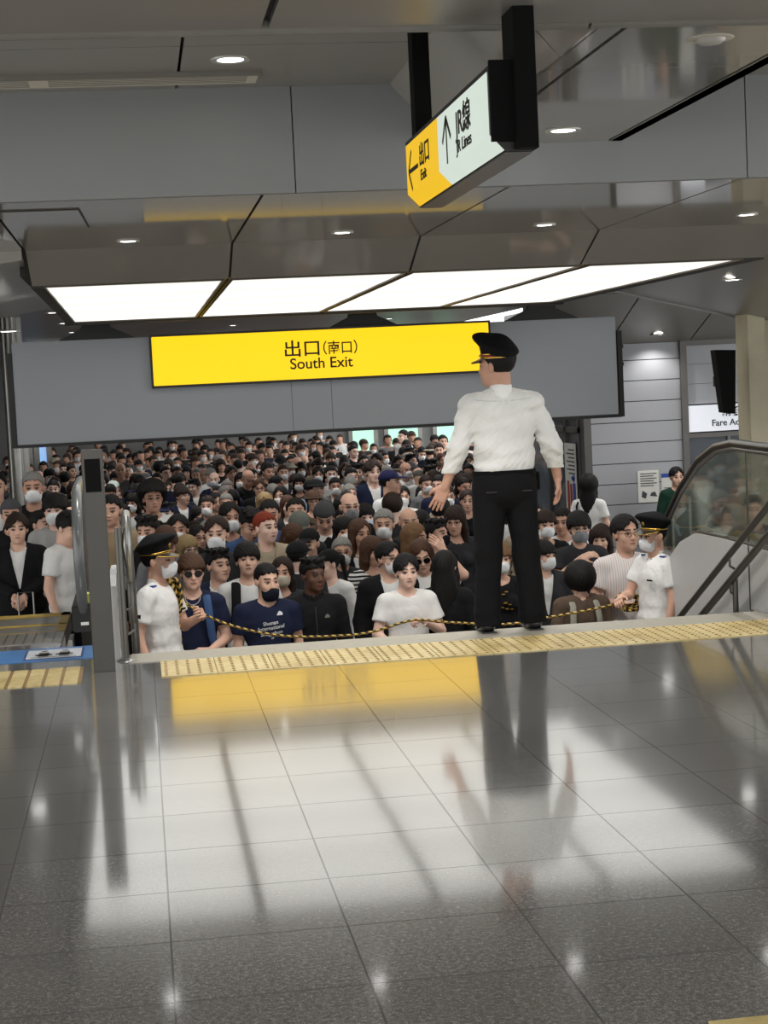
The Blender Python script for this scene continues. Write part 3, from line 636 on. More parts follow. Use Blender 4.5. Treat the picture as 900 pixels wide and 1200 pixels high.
# posters
def poster(name, px, py, px2, py2, label, col, fn):
    a = onY(px, py, WY-.012); b = onY(px2, py2, WY-.012); w_ = b.x-a.x; h_ = a.z-b.z
    e = empty(name, (a.x, WY-.012, b.z)); tag(e, label, 'poster'); MB().box(0, w_, 0, .01, 0, h_).build('sheet', col, e); fn(e, w_, h_); return e
def notice1(e, w_, h_):
    m = MB()
    for k in range(6): m.box(w_*.12, w_*(.9 if k % 2 == 0 else .75), -.003, -.001, h_*(.9-.075*k)-.006, h_*(.9-.075*k)+.006)
    m.build('printed_lines', 'paper_ink', e); m = MB(); m.add([(w_*.15, -.002, h_*.18), (w_*.35, -.002, h_*.12), (w_*.42, -.002, h_*.28), (w_*.2, -.002, h_*.38)], [(0, 1, 2, 3)])
    m.add([(w_*.55, -.002, h_*.2), (w_*.9, -.002, h_*.17), (w_*.8, -.002, h_*.33), (w_*.62, -.002, h_*.3)], [(0, 1, 2, 3)]); m.build('printed_drawing', 'paper_ink', e)
def notice2(e, w_, h_):
    MB().box(0, w_, -.003, -.001, h_*.84, h_).build('header_band', 'paper_blue', e); MB().box(0, w_, -.003, -.001, 0, h_*.12).build('footer_band', 'paper_blue', e)
    m = MB()
    for k in range(4): m.box(w_*.12, w_*.8, -.003, -.001, h_*(.42-.07*k), h_*(.45-.07*k))
    m.build('printed_lines', 'paper_ink', e)
poster('notice_poster', 747, 552, 773, 588, 'white notice with small drawings on the grey panelled wall', 'paper_white', notice1)
poster('notice_poster', 775, 555, 797, 584, 'blue banded notice on the wall behind the man in green', 'paper_white', notice2)
a = onX(666, 519, SX-.06); b = onX(684, 560, SX-.06)
e = empty('door_poster', (SX-.06, WY+.35, -.62)); tag(e, 'tall colourful poster on the glass door behind the woman with long hair', 'poster')
y0, y1 = .0, .62
MB().box(0, .01, y0, y1, 0, 1.15).build('sheet', 'paper_white', e)
m = MB()
for k in range(7): m.box(-.003, -.001, y0+.06, y0+(.5 if k % 2 else .4), 1.05-k*.055, 1.07-k*.055)
m.build('printed_lines', 'paper_ink', e); m = MB(); m.box(-.003, -.001, y0+.05, y0+.2, .18, .60); m.lathe([(0, .72), (.05, .68), (0, .60)], (-.0, y0+.12, 0), 8); m.build('figure_blue', 'paper_blue', e)
m = MB(); m.box(-.003, -.001, y0+.24, y0+.36, .18, .58); m.box(-.003, -.001, y0+.4, y0+.52, .2, .62); m.build('figure_red', 'red_band', e); MB().box(-.004, -.0005, y0, y1, 0, .15).build('yellow_band', 'yellow_plastic', e)
# ------------------------------------------------------------------ sculpting: smooth unions of ellipsoids and tapered limbs, meshed as one surface
def axis(lo, hi, coarse, fine):
    """grid coordinates, fine = [(a, b, step)]"""
    out = [lo]; 
    while out[-1] < hi:
        x = out[-1]; st = coarse
        for a, b, s in fine:
            if a-1e-6 <= x < b: st = min(st, s)
            elif x < a and x+st > a: st = min(st, max(a-x, s))
        out.append(x+st)
    return np.array(out, np.float32)
def rotm(rx=0, ry=0, rz=0): return np.array(Matrix.Rotation(R(rz), 3, 'Z') @ Matrix.Rotation(R(ry), 3, 'Y') @ Matrix.Rotation(R(rx), 3, 'X'))
class SDF:
    def __init__(s, ax, ay, az):
        s.a = (ax, ay, az); s.D = np.full((len(ax), len(ay), len(az)), .5, np.float32); s.Rm = np.eye(3); s.o = np.zeros(3); s.S = 1.0
    def frame(s, Rm=None, o=(0, 0, 0)): s.Rm = np.eye(3) if Rm is None else Rm; s.o = np.array(o, float); s.S = 1.0 if Rm is None else HS; return s
    def W(s, p): return s.Rm @ (np.array(p, float)*s.S)+s.o
    def _sub(s, lo, hi):
        sl = []
        for a, l, h in zip(s.a, lo, hi):
            i = max(0, int(np.searchsorted(a, l))-1); j = min(len(a), int(np.searchsorted(a, h))+1)
            if j-i < 1: return None, None
            sl.append(slice(i, j))
        sl = tuple(sl); g = (s.a[0][sl[0]][:, None, None], s.a[1][sl[1]][None, :, None], s.a[2][sl[2]][None, None, :]); return sl, g
    def _op(s, sl, d, k, op):
        A = s.D[sl]
        if op == 'u':
            h = np.maximum(k-np.abs(A-d), 0)/max(k, 1e-6); s.D[sl] = np.minimum(A, d)-h*h*k*.25
        elif op == 's':
            d = -d; h = np.maximum(k-np.abs(A-d), 0)/max(k, 1e-6); s.D[sl] = np.maximum(A, d)+h*h*k*.25
    def ell(s, c, r, rot=None, k=.01, op='u'):
        M = s.Rm if rot is None else s.Rm @ rot; c = s.W(c); r = np.array(r, float)*s.S; mg = k+.045
        ext = np.sqrt(((M*r[None, :])**2).sum(1))+mg; sl, g = s._sub(c-ext, c+ext)
        if sl is None: return s
        P = [g[0]-c[0], g[1]-c[1], g[2]-c[2]]; L = [(M[0, i]*P[0]+M[1, i]*P[1]+M[2, i]*P[2]) for i in range(3)]
        k0 = np.sqrt(sum((l/q)**2 for l, q in zip(L, r))); k1 = np.sqrt(sum((l/q**2)**2 for l, q in zip(L, r)))+1e-9
        s._op(sl, (k0*(k0-1)/k1).astype(np.float32), k, op); return s
    def cap(s, a, b, ra, rb, k=.01, op='u', flat=None, fa=False, fb=False):
        a = s.W(a); b = s.W(b); ra = ra*s.S; rb = rb*s.S; mg = max(ra, rb)+k+.045; sl, g = s._sub(np.minimum(a, b)-mg, np.maximum(a, b)+mg)
        if sl is None: return s
        d = b-a; L2 = float(d@d)+1e-12; t = ((g[0]-a[0])*d[0]+(g[1]-a[1])*d[1]+(g[2]-a[2])*d[2])/L2; tc = np.clip(t, 0, 1)
        q = np.sqrt((g[0]-a[0]-tc*d[0])**2+(g[1]-a[1]-tc*d[1])**2+(g[2]-a[2]-tc*d[2])**2)-(ra+(rb-ra)*tc)
        Ln = math.sqrt(L2)
        if fb: q = np.maximum(q, (t-1)*Ln)
        if fa: q = np.maximum(q, -t*Ln)
        s._op(sl, q.astype(np.float32), k, op); return s
    def box(s, c, h, rot=None, rad=.005, k=.005, op='u'):
        M = s.Rm if rot is None else s.Rm @ rot; c = s.W(c); h = np.array(h, float); ext = np.abs(M) @ h+k+.045
        sl, g = s._sub(c-ext, c+ext)
        if sl is None: return s
        P = [g[0]-c[0], g[1]-c[1], g[2]-c[2]]; L = [np.abs(M[0, i]*P[0]+M[1, i]*P[1]+M[2, i]*P[2])-h[i]+rad for i in range(3)]
        q = np.sqrt(sum(np.maximum(l, 0)**2 for l in L))+np.minimum(np.maximum(np.maximum(L[0], L[1]), L[2]), 0)-rad
        s._op(sl, q.astype(np.float32), k, op); return s
    def grid(s): return s.a[0][:, None, None], s.a[1][None, :, None], s.a[2][None, None, :]
    def local(s):
        g = s.grid(); P = [g[i]-s.o[i] for i in range(3)]; return [(s.Rm[0, i]*P[0]+s.Rm[1, i]*P[1]+s.Rm[2, i]*P[2])/s.S for i in range(3)]
    def inter(s, d, k=.004): h = np.maximum(k-np.abs(s.D-d), 0)/k; s.D = (np.maximum(s.D, d)+h*h*k*.25).astype(np.float32); return s
    def wrinkle(s, amp, sc, seed=0, zs=1.0):
        x, y, z = s.grid(); r_ = np.random.RandomState(seed); n = 0
        for i in range(4):
            v = r_.normal(size=3)*sc*(1+.7*i); v[2] *= zs; n = n+np.sin(v[0]*x+v[1]*y+v[2]*z+r_.uniform(0, 6)+1.3*np.sin(v[1]*x*.7+v[2]*z*.6+i))/(1+.5*i)
        s.D += (amp*n).astype(np.float32); return s
    def surf(s):
        D = s.D; ax = s.a; ins = D < 0; n = D.shape; cs = (n[0]-1, n[1]-1, n[2]-1); N = cs[0]*cs[1]*cs[2]
        S = np.zeros((N, 3)); C = np.zeros(N); quads = []
        fl = lambda i, j, k: (i*cs[1]+j)*cs[2]+k
        for d in range(3):
            A = [slice(None)]*3; B = [slice(None)]*3; A[d] = slice(0, -1); B[d] = slice(1, None)
            ch = ins[tuple(A)] != ins[tuple(B)]; I = np.array(np.nonzero(ch)); J = I.copy(); J[d] += 1
            da = D[tuple(I)]; db = D[tuple(J)]; t = da/(da-db); P = np.stack([ax[q][I[q]] for q in range(3)], 1).astype(float)
            P[:, d] += t*(ax[d][J[d]]-ax[d][I[d]]); e, f = [q for q in range(3) if q != d]; ids = []
            for u, v in ((-1, -1), (0, -1), (0, 0), (-1, 0)):
                K = I.copy(); K[e] += u; K[f] += v; ok = (K[e] >= 0) & (K[f] >= 0) & (K[e] < cs[e]) & (K[f] < cs[f]); id_ = np.where(ok, fl(*np.where(ok, K, 0)), -1); ids.append(id_)
                w_ = ok; 
                for q in range(3): S[:, q] += np.bincount(id_[w_], P[w_, q], N)
                C += np.bincount(id_[w_], None, N)
            Q = np.stack(ids, 1); ok = (Q >= 0).all(1); Q = Q[ok]; flip = ins[tuple(I)][ok]
            if d == 1: flip = ~flip
            Q[~flip] = Q[~flip][:, ::-1]; quads.append(Q)
        used = np.nonzero(C > 0)[0]; idx = np.full(N, -1); idx[used] = np.arange(len(used)); V = S[used]/C[used][:, None]
        return V, idx[np.concatenate(quads)]
def mesh_np(name, V, Q, m, paint=None):
    me = bpy.data.meshes.new(name); me.vertices.add(len(V)); me.vertices.foreach_set('co', V.astype(np.float32).ravel())
    me.loops.add(len(Q)*4); me.loops.foreach_set('vertex_index', Q.astype(np.int32).ravel())
    me.polygons.add(len(Q)); me.polygons.foreach_set('loop_start', np.arange(len(Q), dtype=np.int32)*4); me.polygons.foreach_set('loop_total', np.full(len(Q), 4, np.int32))
    me.polygons.foreach_set('use_smooth', np.ones(len(Q), bool)); me.update(); me.validate()
    for x in (m if isinstance(m, list) else [m]): me.materials.append(MATS[x] if isinstance(x, str) else x)
    if paint is not None:
        at = me.color_attributes.new('paint', 'FLOAT_COLOR', 'POINT'); at.data.foreach_set('color', paint.astype(np.float32).ravel())
    return me

HC = np.array([0, 0, 1.585]); HS = 1.07
def head_frame(o):   # head turned and tilted about the top of the neck
    Rm = rotm(o.get('pitch', 0), o.get('tilt', 0), o.get('turn', 0)); piv = np.array([0, .025, -.09]); return Rm, HC+piv-Rm @ (piv*HS)+np.array(o.get('hshift', (0, 0, 0)))+np.array([0, 0, 0.0])
def sculpt_head(s, o):
    fem = o.get('fem', 0); j = .92 if fem else 1.0; fat = o.get('fat', 0)
    s.frame(*head_frame(o))
    s.ell((0, .018, .035), (.074, .093, .082), k=.01)
    s.ell((0, -.022, -.03), (.061*(j+fat), .066, .085), k=.03)
    s.ell((0, -.036, -.076), ((.046+.2*fat*.1)*j, .043, .034), k=.03)
    s.ell((0, -.066, -.098), (.018, .016, .014), k=.02)
    for q in (-1, 1): s.ell((q*.038, -.052, -.032), (.026, .026, .026), k=.02)
    s.cap((-.038, -.078, .022), (.038, -.078, .022), .007, .007, k=.018)
    for q in (-1, 1): s.ell((q*.031, -.096, .001), (.017, .014, .010), k=.014, op='s')
    for q in (-1, 1): s.ell((q*.031, -.0715, .0), (.0135, .0125, .0115), k=.003)
    s.cap((0, -.080, .006), (0, -.101, -.032), .0065, .0105, k=.012)
    for q in (-1, 1): s.ell((q*.011, -.092, -.036), (.008, .010, .007), k=.006)
    s.ell((0, -.085, -.058), (.022, .010, .006), k=.006); s.ell((0, -.083, -.069), (.018, .010, .006), k=.006)
    for q in (-1, 1): s.ell((q*.078, .014, -.006), (.009, .019, .031), rot=rotm(0, q*8, -q*18), k=.006)
    nb = s.W((0, .032, -.06)); s.frame()
    r_ = .046 if fem else .056
    s.cap((0, .028, 1.38), nb, r_+.008, r_, k=.025)
def paint_head(V, o):
    Rm, off = head_frame(o); L = (V-off) @ Rm / HS; P = np.zeros((len(V), 4)); x, y, z = np.abs(L[:, 0]), L[:, 1], L[:, 2]; front = y < -.05
    def put(w_, col):
        w_ = np.clip(w_, 0, 1)*front; sel = w_ > P[:, 3]; P[sel, 3] = w_[sel]; P[sel, :3] = col
    hb = srgb(*o.get('brow', (38, 30, 26)))[:3]
    ey = z-.028+.12*np.abs(x-.03); put(1.15-((np.abs(ey)/.0068)**2)-np.clip((np.abs(x-.031)-.019)/.004, 0, 9), hb)
    e2 = ((x-.031)/.017)**2+(z/.0062)**2; put(1.1-e2, srgb(176, 164, 152)[:3])
    e3 = ((x-.031)/.0082)**2+(z/.0070)**2; w_ = np.clip(1.9-e3, 0, 1)*front; sel = w_ > .3; P[sel, 3] = 1; P[sel, :3] = srgb(24, 18, 15)[:3]
    e4 = np.abs(z-.0072+.28*np.abs(x-.031)); w_ = (e4 < .0045) & (np.abs(x-.031) < .018) & front; P[w_, 3] = .85; P[w_, :3] = srgb(38, 26, 22)[:3]
    put(.75-(x/.024)**4*.9-np.abs((z+.0635)/.0085)**4*.8, srgb(158, 92, 84)[:3])
    m_ = (np.abs(z+.0635) < .002) & (x < .02) & front; P[m_, 3] = .8; P[m_, :3] = srgb(90, 45, 40)[:3]
    return P
def hand(s, wr, dr, pn, side=1, curl=.5, spread=.2, k=.004, sc_=1.0):
    """palm and five separate fingers; dr = pointing direction, pn = palm normal, side = +1 thumb along cross(dr, pn)"""
    dr = np.array(dr, float); dr /= np.linalg.norm(dr); pn = np.array(pn, float); pn -= dr*(pn@dr); pn /= np.linalg.norm(pn); th = np.cross(dr, pn)*side; wr = np.array(wr, float)
    M = np.stack([th, dr, pn], 1); s.frame()
    s.box(wr+dr*.05*sc_, (.038*sc_, .046*sc_, .0125*sc_), rot=M, rad=.012*sc_, k=.012)
    s.ell(wr+dr*.03*sc_+th*.025*sc_+pn*.008, (.02*sc_, .03*sc_, .016*sc_), rot=M, k=.01)
    for off, ln, ph in ((.029, .070, 0), (.0095, .078, 0), (-.0105, .073, 0), (-.029, .058, 0)):
        b = wr+dr*.090*sc_+th*off*sc_; d0 = dr+th*(off*spread*8); d0 /= np.linalg.norm(d0); a = 0; p = b-dr*.012
        for i, (f, rr) in enumerate(((.46, .0088), (.31, .0078), (.23, .007))):
            a += curl*(.75 if i == 0 else 1.0); v = d0*math.cos(a)+pn*math.sin(a); q = p+v*(ln*f+(.012 if i == 0 else 0))*sc_; s.cap(p, q, rr*sc_, (rr-.0008)*sc_, k=k); p = q
    p = wr+dr*.028*sc_+th*.030*sc_+pn*.004; v = th*.75+dr*.62+pn*.25; q = p+v/np.linalg.norm(v)*.036*sc_; s.cap(p, q, .0115*sc_, .0100*sc_, k=.008); v2 = th*.25+dr*.8+pn*(.3+curl*.6); s.cap(q, q+v2/np.linalg.norm(v2)*.032*sc_, .0098*sc_, .0078*sc_, k=.004)
DEF_ARM = {-1: dict(el=(-.235, .04, 1.10), wr=(-.24, -.03, .865), hd=(0, -.12, -1), pn=(1, 0, 0)), 1: dict(el=(.235, .04, 1.10), wr=(.24, -.03, .865), hd=(0, -.12, -1), pn=(-1, 0, 0))}
def arms(o): return {q: {**DEF_ARM[q], **(o.get('arm', {}).get(q, {}))} for q in (-1, 1)}
def sj(o, q): w_ = o.get('sw', .165 if o.get('fem') else .18); return (q*w_, .025, 1.36)
def sculpt_torso(s, o, g=0.0, k=.03):
    fem = o.get('fem', 0); sw = o.get('sw', .165 if fem else .18); ft = o.get('fat', 0)*1.6; s.frame()
    s.ell((0, .02, 1.24), (sw-.015+g+ft*.3, (.105 if not fem else .095)+g+ft*.3, .20+g), k=k)
    s.cap((-(sw-.03), .03, 1.352), (sw-.03, .03, 1.352), .047+g, .047+g, k=k)
    for q in (-1, 1): s.cap((0, .035, 1.425), (q*(sw-.02), .03, 1.372), .036+g*.8, .046+g, k=k)
    if fem:
        for q in (-1, 1): s.ell((q*.065, -.065, 1.235), (.058+g*.5, .05+g*.5, .055+g*.5), k=.03)
    s.ell((0, .01, 1.06), ((.135 if fem else .15)+g+ft*.4, .10+g+ft, .17), k=k)
    s.ell((0, .015, .93), (.165+g*1.6, .118+g*1.5, .13), k=k)
def sculpt_body(o, det=.006, hands=False):
    A = arms(o); fx = [(-.10, .10, det)]; fy = [(-.125, .12, det)]; fz = [(1.44, 1.73, det)]
    if hands:
        for q in (-1, 1):
            if A[q].get('hand'):
                c = np.array(A[q]['wr'])+np.array(A[q]['hd'])/np.linalg.norm(A[q]['hd'])*.08
                for L, v in ((fx, c[0]), (fy, c[1]), (fz, c[2])): L.append((v-.11, v+.11, .0055))
    s = SDF(axis(-.62, .62, .022, fx), axis(-.62, .32, .022, fy), axis(-.02, 1.78 if not hands else 1.95, .024, fz))
    sculpt_torso(s, o)
    for q in (-1, 1):
        st = o.get('st', 0); s.cap((q*.088, .015, .88), (q*(.095+st*.5), .0, .49), .082, .054, k=.03); s.cap((q*(.095+st*.5), .0, .49), (q*(.10+st), .03, .09), .052, .036, k=.02)
        s.ell((q*(.105+st), -.045, .04), (.042, .125, .036), k=.02)
        a = A[q]; s.cap(sj(o, q), a['el'], .046, .040, k=.03); s.cap(a['el'], a['wr'], .040, .026, k=.015)
        if a.get('hand') and hands: hand(s, a['wr'], a['hd'], a['pn'], a.get('side', q if True else 1), a.get('curl', .5), a.get('spread', .2))
        elif not hands:
            hd = np.array(a['hd'])/np.linalg.norm(a['hd']); s.ell(np.array(a['wr'])+hd*.06, (.03, .03, .065), k=.02)
    sculpt_head(s, o); V, Q = s.surf()
    return mesh_np('body', V, Q, 'skin', paint_head(V, o))
def cut_neck(s, o, r_=.066, z=1.425, v=False):
    s.frame(); s.cap((0, .012, z), (0, -.01, 1.62), r_, r_+.02, k=.006, op='s')
    if v: s.cap((0, -.13, 1.25), (0, -.05, 1.46), .012, .07, k=.01, op='s')
def sculpt_top(o, kind='tee', det=.013, seed=1):
    """tee, shirt (collar), long (long sleeves), jacket (open front), vest"""
    A = arms(o); fx = [(-.12, .12, .010)]; fz = [(1.33, 1.5, .008)]
    hi = 1.56
    for q in (-1, 1): hi = max(hi, A[q]['el'][2]+.12, A[q]['wr'][2]+.1 if kind in ('long', 'jacket') else 0)
    s = SDF(axis(-.58, .58, det, fx), axis(-.5, .26, det, [(-.16, .0, .010)]), axis(.74, hi, det, fz))
    g = .014 if kind != 'jacket' else .03; sculpt_torso(s, o, g); ss = .62
    if kind in ('jacket', 'loose'): s.ell((0, .015, .95), (.185, .14, .16), k=.04)
    for q in (-1, 1):
        a = A[q]; S = np.array(sj(o, q)); E = np.array(a['el']); Wp = np.array(a['wr'])
        gl = .012 if kind in ('tee', 'shirt') else (.026 if kind == 'jacket' else .014)
        if kind in ('tee', 'shirt'): s.cap(S, S+(E-S)*ss, .048+gl, .056+gl, k=.025, fb=True)
        elif kind == 'vest': s.cap(S, S+(E-S)*.06, .056, .05, k=.02)
        else: s.cap(S, E, .048+gl, .046+gl, k=.025); s.cap(E, Wp, .046+gl, .034+gl*.8, k=.012, fb=True)
    s.wrinkle(.0022 if kind != 'jacket' else .0016, 22, seed, .7)
    x, y, z = s.grid()
    s.inter((o.get('hem', .86)-z)+0*x+0*y)
    if kind == 'jacket':
        w_ = np.clip((z-1.06)*.20, -.05, .085); s.inter(np.minimum(.9, np.where(y < -.02, w_-np.abs(x), -.05)+0*z)*.7); cut_neck(s, o, .070, 1.43)
    elif kind == 'shirt' or kind == 'longshirt':
        cut_neck(s, o, .056, 1.45); s.frame()
    else: cut_neck(s, o, .070 if not o.get('fem') else .078, 1.425)
    V, Q = s.surf(); return mesh_np('top', V, Q, {'stripe': 'fabric_stripe', 'pin': 'fabric_pinstripe'}.get(o.get('pat'), 'fabric'))
def sculpt_collar(o):
    s = SDF(axis(-.13, .13, .006, []), axis(-.16, .14, .006, []), axis(1.38, 1.53, .005, [])); s.frame()
    s.cap((0, .03, 1.41), (0, .022, 1.475), .074, .066, k=.005, fb=True); s.cap((0, .022, 1.40), (0, .0, 1.52), .060, .060, k=.004, op='s')
    s.cap((0, -.12, 1.36), (0, -.05, 1.50), .008, .04, k=.004, op='s'); V, Q = s.surf(); return mesh_np('collar', V, Q, 'fabric')
def sculpt_trousers(o, det=.02, loose=0):
    s = SDF(axis(-.3, .3, det, []), axis(-.25, .25, det, []), axis(.03, 1.06, det, [])); s.frame(); g = .012+loose
    s.ell((0, .015, .93), (.166+g*.5, .120+g*.5, .13), k=.03); s.ell((0, .015, .84), (.12, .095, .09), k=.03)
    for q in (-1, 1): s.cap((q*.088, .015, .88), (q*.095, .0, .49), .084+g, .062+g, k=.02); s.cap((q*.095, .0, .49), (q*.10, .03, .07), .062+g, .052+g, k=.02, fb=True)
    s.wrinkle(.002, 16, 3, .6); x, y, z = s.grid(); s.inter((z-.99)+0*x+0*y); V, Q = s.surf(); return mesh_np('trousers', V, Q, 'fabric')
def sculpt_shoe(q):
    s = SDF(axis(-.22, .22, .009, []), axis(-.24, .12, .009, []), axis(-.01, .13, .007, [])); s.frame()
    s.ell((q*.105, -.05, .035), (.050, .135, .042), k=.02); s.ell((q*.102, .03, .05), (.045, .055, .05), k=.02); x, y, z = s.grid(); s.inter((.002-z)+0*x+0*y)
    V, Q = s.surf(); return mesh_np('shoe', V, Q, 'glossy')
def zline(y, front, side=-.015, back=-.075): return np.interp(y, [-.13, -.055, -.028, .012, .035, .12], [front, front, front-.015 if side > -.05 else side, side, (side+back)/2, back])
def sculpt_hair(kind, o, det=.0065):
    long = kind in ('long', 'longbangs', 'bob', 'ponytail')
    lo = {'long': -.36, 'longbangs': -.34, 'bob': -.16, 'ponytail': -.3}.get(kind, -.13)
    Rm, off = head_frame(o); ext = .15
    s = SDF(axis(off[0]-.17, off[0]+.17, det, []), axis(off[1]-.2, off[1]+.22, det, []), axis(off[2]+lo-.02, off[2]+.21, det, [])); s.frame(Rm, off)
    G = (.03 if o.get('big') else 0)+dict(short=.012, crop=.006, bowl=.022, parted=.018, spiky=.016, afro=.05, fringe=.020, bald=.005, grey=.013, long=.014, longbangs=.016, bob=.020, ponytail=.010, wavy=.026, curtain=.018)[kind]
    s.ell((0, .020, .038), (.074+G, .093+G, .082+G), k=.01)
    if kind in ('bowl', 'curtain', 'fringe'): s.ell((0, -.005, .03), (.085+G*.3, .088+G*.5, .07), k=.02)
    if kind == 'spiky':
        for i in range(16):
            a = i*2.399; r_ = .02+.055*math.sqrt(i/16); s.cap((math.cos(a)*r_, math.sin(a)*r_, .10), (math.cos(a+.3)*r_*1.35, math.sin(a+.3)*r_*1.25-.005, .136-.25*r_), .018, .010, k=.012)
    if kind == 'afro': s.ell((0, .01, .065), (.125, .125, .105), k=.02)
    if kind == 'wavy':
        for q in (-1, 1): s.ell((q*.075, .0, -.03), (.028, .05, .07), k=.03)
    X, Y, Z = s.local()
    fr = dict(short=.062, crop=.07, bowl=.022, parted=.060, spiky=.055, afro=.06, fringe=.03, bald=.5, grey=.064, long=.055, longbangs=.022, bob=.026, ponytail=.066, wavy=.05, curtain=.05)[kind]
    sd = dict(bowl=-.02, fringe=-.02, bob=-.1, long=-.2, longbangs=-.2, wavy=-.06, curtain=-.03, bald=-.03).get(kind, -.012)
    if kind == 'bald':
        c = np.where(Y < .0, .5, zline(Y, .1, -.02)-Z); s.inter(np.maximum(c, Z-.05)*.6)
    else:
        zl = zline(Y, fr, sd, -.085 if not long else -.3)
        if kind in ('parted', 'curtain', 'long', 'wavy'): zl = np.where(Y < -.03, zl+.030-np.clip(np.abs(X-.012), 0, .07)*.85, zl)
        zl = zl+np.where(Y < .0, .006*np.sin(X*170+1)+.004*np.sin(X*390), .003*np.sin(Y*200)); s.inter(((zl-Z))*.75)
        # opening for the face
        if kind not in ('bald',): s.ell((0, -.10, (fr-.075) if kind not in ('parted', 'curtain', 'long', 'wavy') else -.03), (.060, .062, .075 if fr < .04 else .085), k=.008, op='s')
    if long:
        if kind == 'ponytail': s.ell((0, .13, .03), (.03, .035, .035), k=.01); s.cap((0, .15, .03), (0, .17, -.2), .028, .012, k=.02)
        else:
            L = {'long': -.31, 'longbangs': -.29, 'bob': -.10}[kind]
            for q in (-1, 1): s.cap((q*.068, .0, .04), (q*.080, .0, -.07), .026, .026, k=.02); s.cap((q*.080, .005, -.07), (q*(.088 if kind != 'bob' else .074), .01, L+.02), .026, .022 if kind != 'bob' else .018, k=.02)
            s.ell((0, .06, -.05+L*.35), (.100, .062, .12-L*.35), k=.03); s.cap((0, .07, .0), (0, .075, L), .06, .05, k=.03)
    x, y, z = s.grid(); th = np.arctan2(X, Y)
    s.D += (.0018*np.sin(th*34+7*np.sin(Z*30))+.0012*np.sin(X*240+Y*130+Z*60) if kind != 'afro' else .004*np.sin(X*130)*np.sin(Y*120)*np.sin(Z*140)).astype(np.float32)
    V, Q = s.surf(); return mesh_np('hair', V, Q, 'hair')
def sculpt_mask(o, low=0):
    Rm, off = head_frame(o); s = SDF(axis(off[0]-.11, off[0]+.11, .006, []), axis(off[1]-.15, off[1]+.06, .006, []), axis(off[2]-.14, off[2]+.03, .006, [])); s.frame(Rm, off)
    s.ell((0, -.022, -.03), (.070, .076, .092), k=.01); s.ell((0, -.043, -.074), (.052, .048, .034), k=.03); s.cap((0, -.088, -.012), (0, -.103, -.034), .011, .015, k=.035); s.ell((0, -.082, -.06), (.03, .024, .03), k=.03)
    X, Y, Z = s.local(); top = -.012+low-.25*np.clip(np.abs(X)-.01, 0, 1); s.inter(np.maximum(np.maximum(Z-top, -.112-Z), Y+.030+0*Z), .006)
    s.D += (.0012*np.sin(Z*520)).astype(np.float32); s.frame(Rm, off)
    for q in (-1, 1): s.cap((q*.066, -.03, -.025), (q*.079, .01, .008), .0022, .0022, k=.002)
    V, Q = s.surf(); return mesh_np('face_mask', V, Q, 'paper_mask')
def hframe_pts(o, pts): Rm, off = head_frame(o); return [tuple(Rm @ (np.array(p)*HS)+off) for p in pts]
def make_glasses(o, dark=False):
    m = MB(); m.mi = 0
    for q in (-1, 1):
        m.tube(hframe_pts(o, [(q*.033+.024*math.cos(t), -.094+.004*abs(math.cos(t)), -.002+(.017 if not dark else .02)*math.sin(t)) for t in np.linspace(0, 2*math.pi, 15)]), .0019 if not dark else .003, 6)
        m.tube(hframe_pts(o, [(q*.057, -.088, .004), (q*.074, -.05, .006), (q*.080, .01, .004)]), .0018, 6)
    m.tube(hframe_pts(o, [(-.010, -.096, .002), (.010, -.096, .002)]), .0018, 6)
    if dark:
        m.mi = 1
        for q in (-1, 1):
            b = len(m.v); m.v += hframe_pts(o, [(q*.033+.024*math.cos(t), -.096, -.002+.02*math.sin(t)) for t in np.linspace(0, 2*math.pi, 14)[:-1]]); m.f.append(list(range(b, b+13))); m.m.append(1)
    me = m.build('glasses', ['black_metal', 'glass_lens'] if dark else ['black_metal', 'glass_lens']); d = me.data; bpy.data.objects.remove(me); return d
def sculpt_cap(kind, o):
    Rm, off = head_frame(o); s = SDF(axis(off[0]-.16, off[0]+.16, .007, []), axis(off[1]-.24, off[1]+.17, .007, []), axis(off[2]-.06, off[2]+.19, .006, [])); s.frame(Rm, off); X, Y, Z = s.local()
    if kind == 'cap':
        s.ell((0, .02, .042), (.090, .108, .092), k=.01); s.inter(.042-Z); s.ell((0, -.115, .048), (.068, .075, .008), rot=rotm(8), k=.01)
    elif kind == 'beanie':
        s.ell((0, .02, .038), (.092, .110, .100), k=.01); s.inter(.005-Z-np.where(Y < -.02, -.045, 0)); s.frame(Rm, off)
    elif kind == 'bucket':
        s.ell((0, .02, .045), (.090, .106, .085), k=.01); s.inter(.035-Z); s.ell((0, .01, .040), (.135, .15, .014), k=.03)
    V, Q = s.surf(); return mesh_np('cap', V, Q, 'fabric')
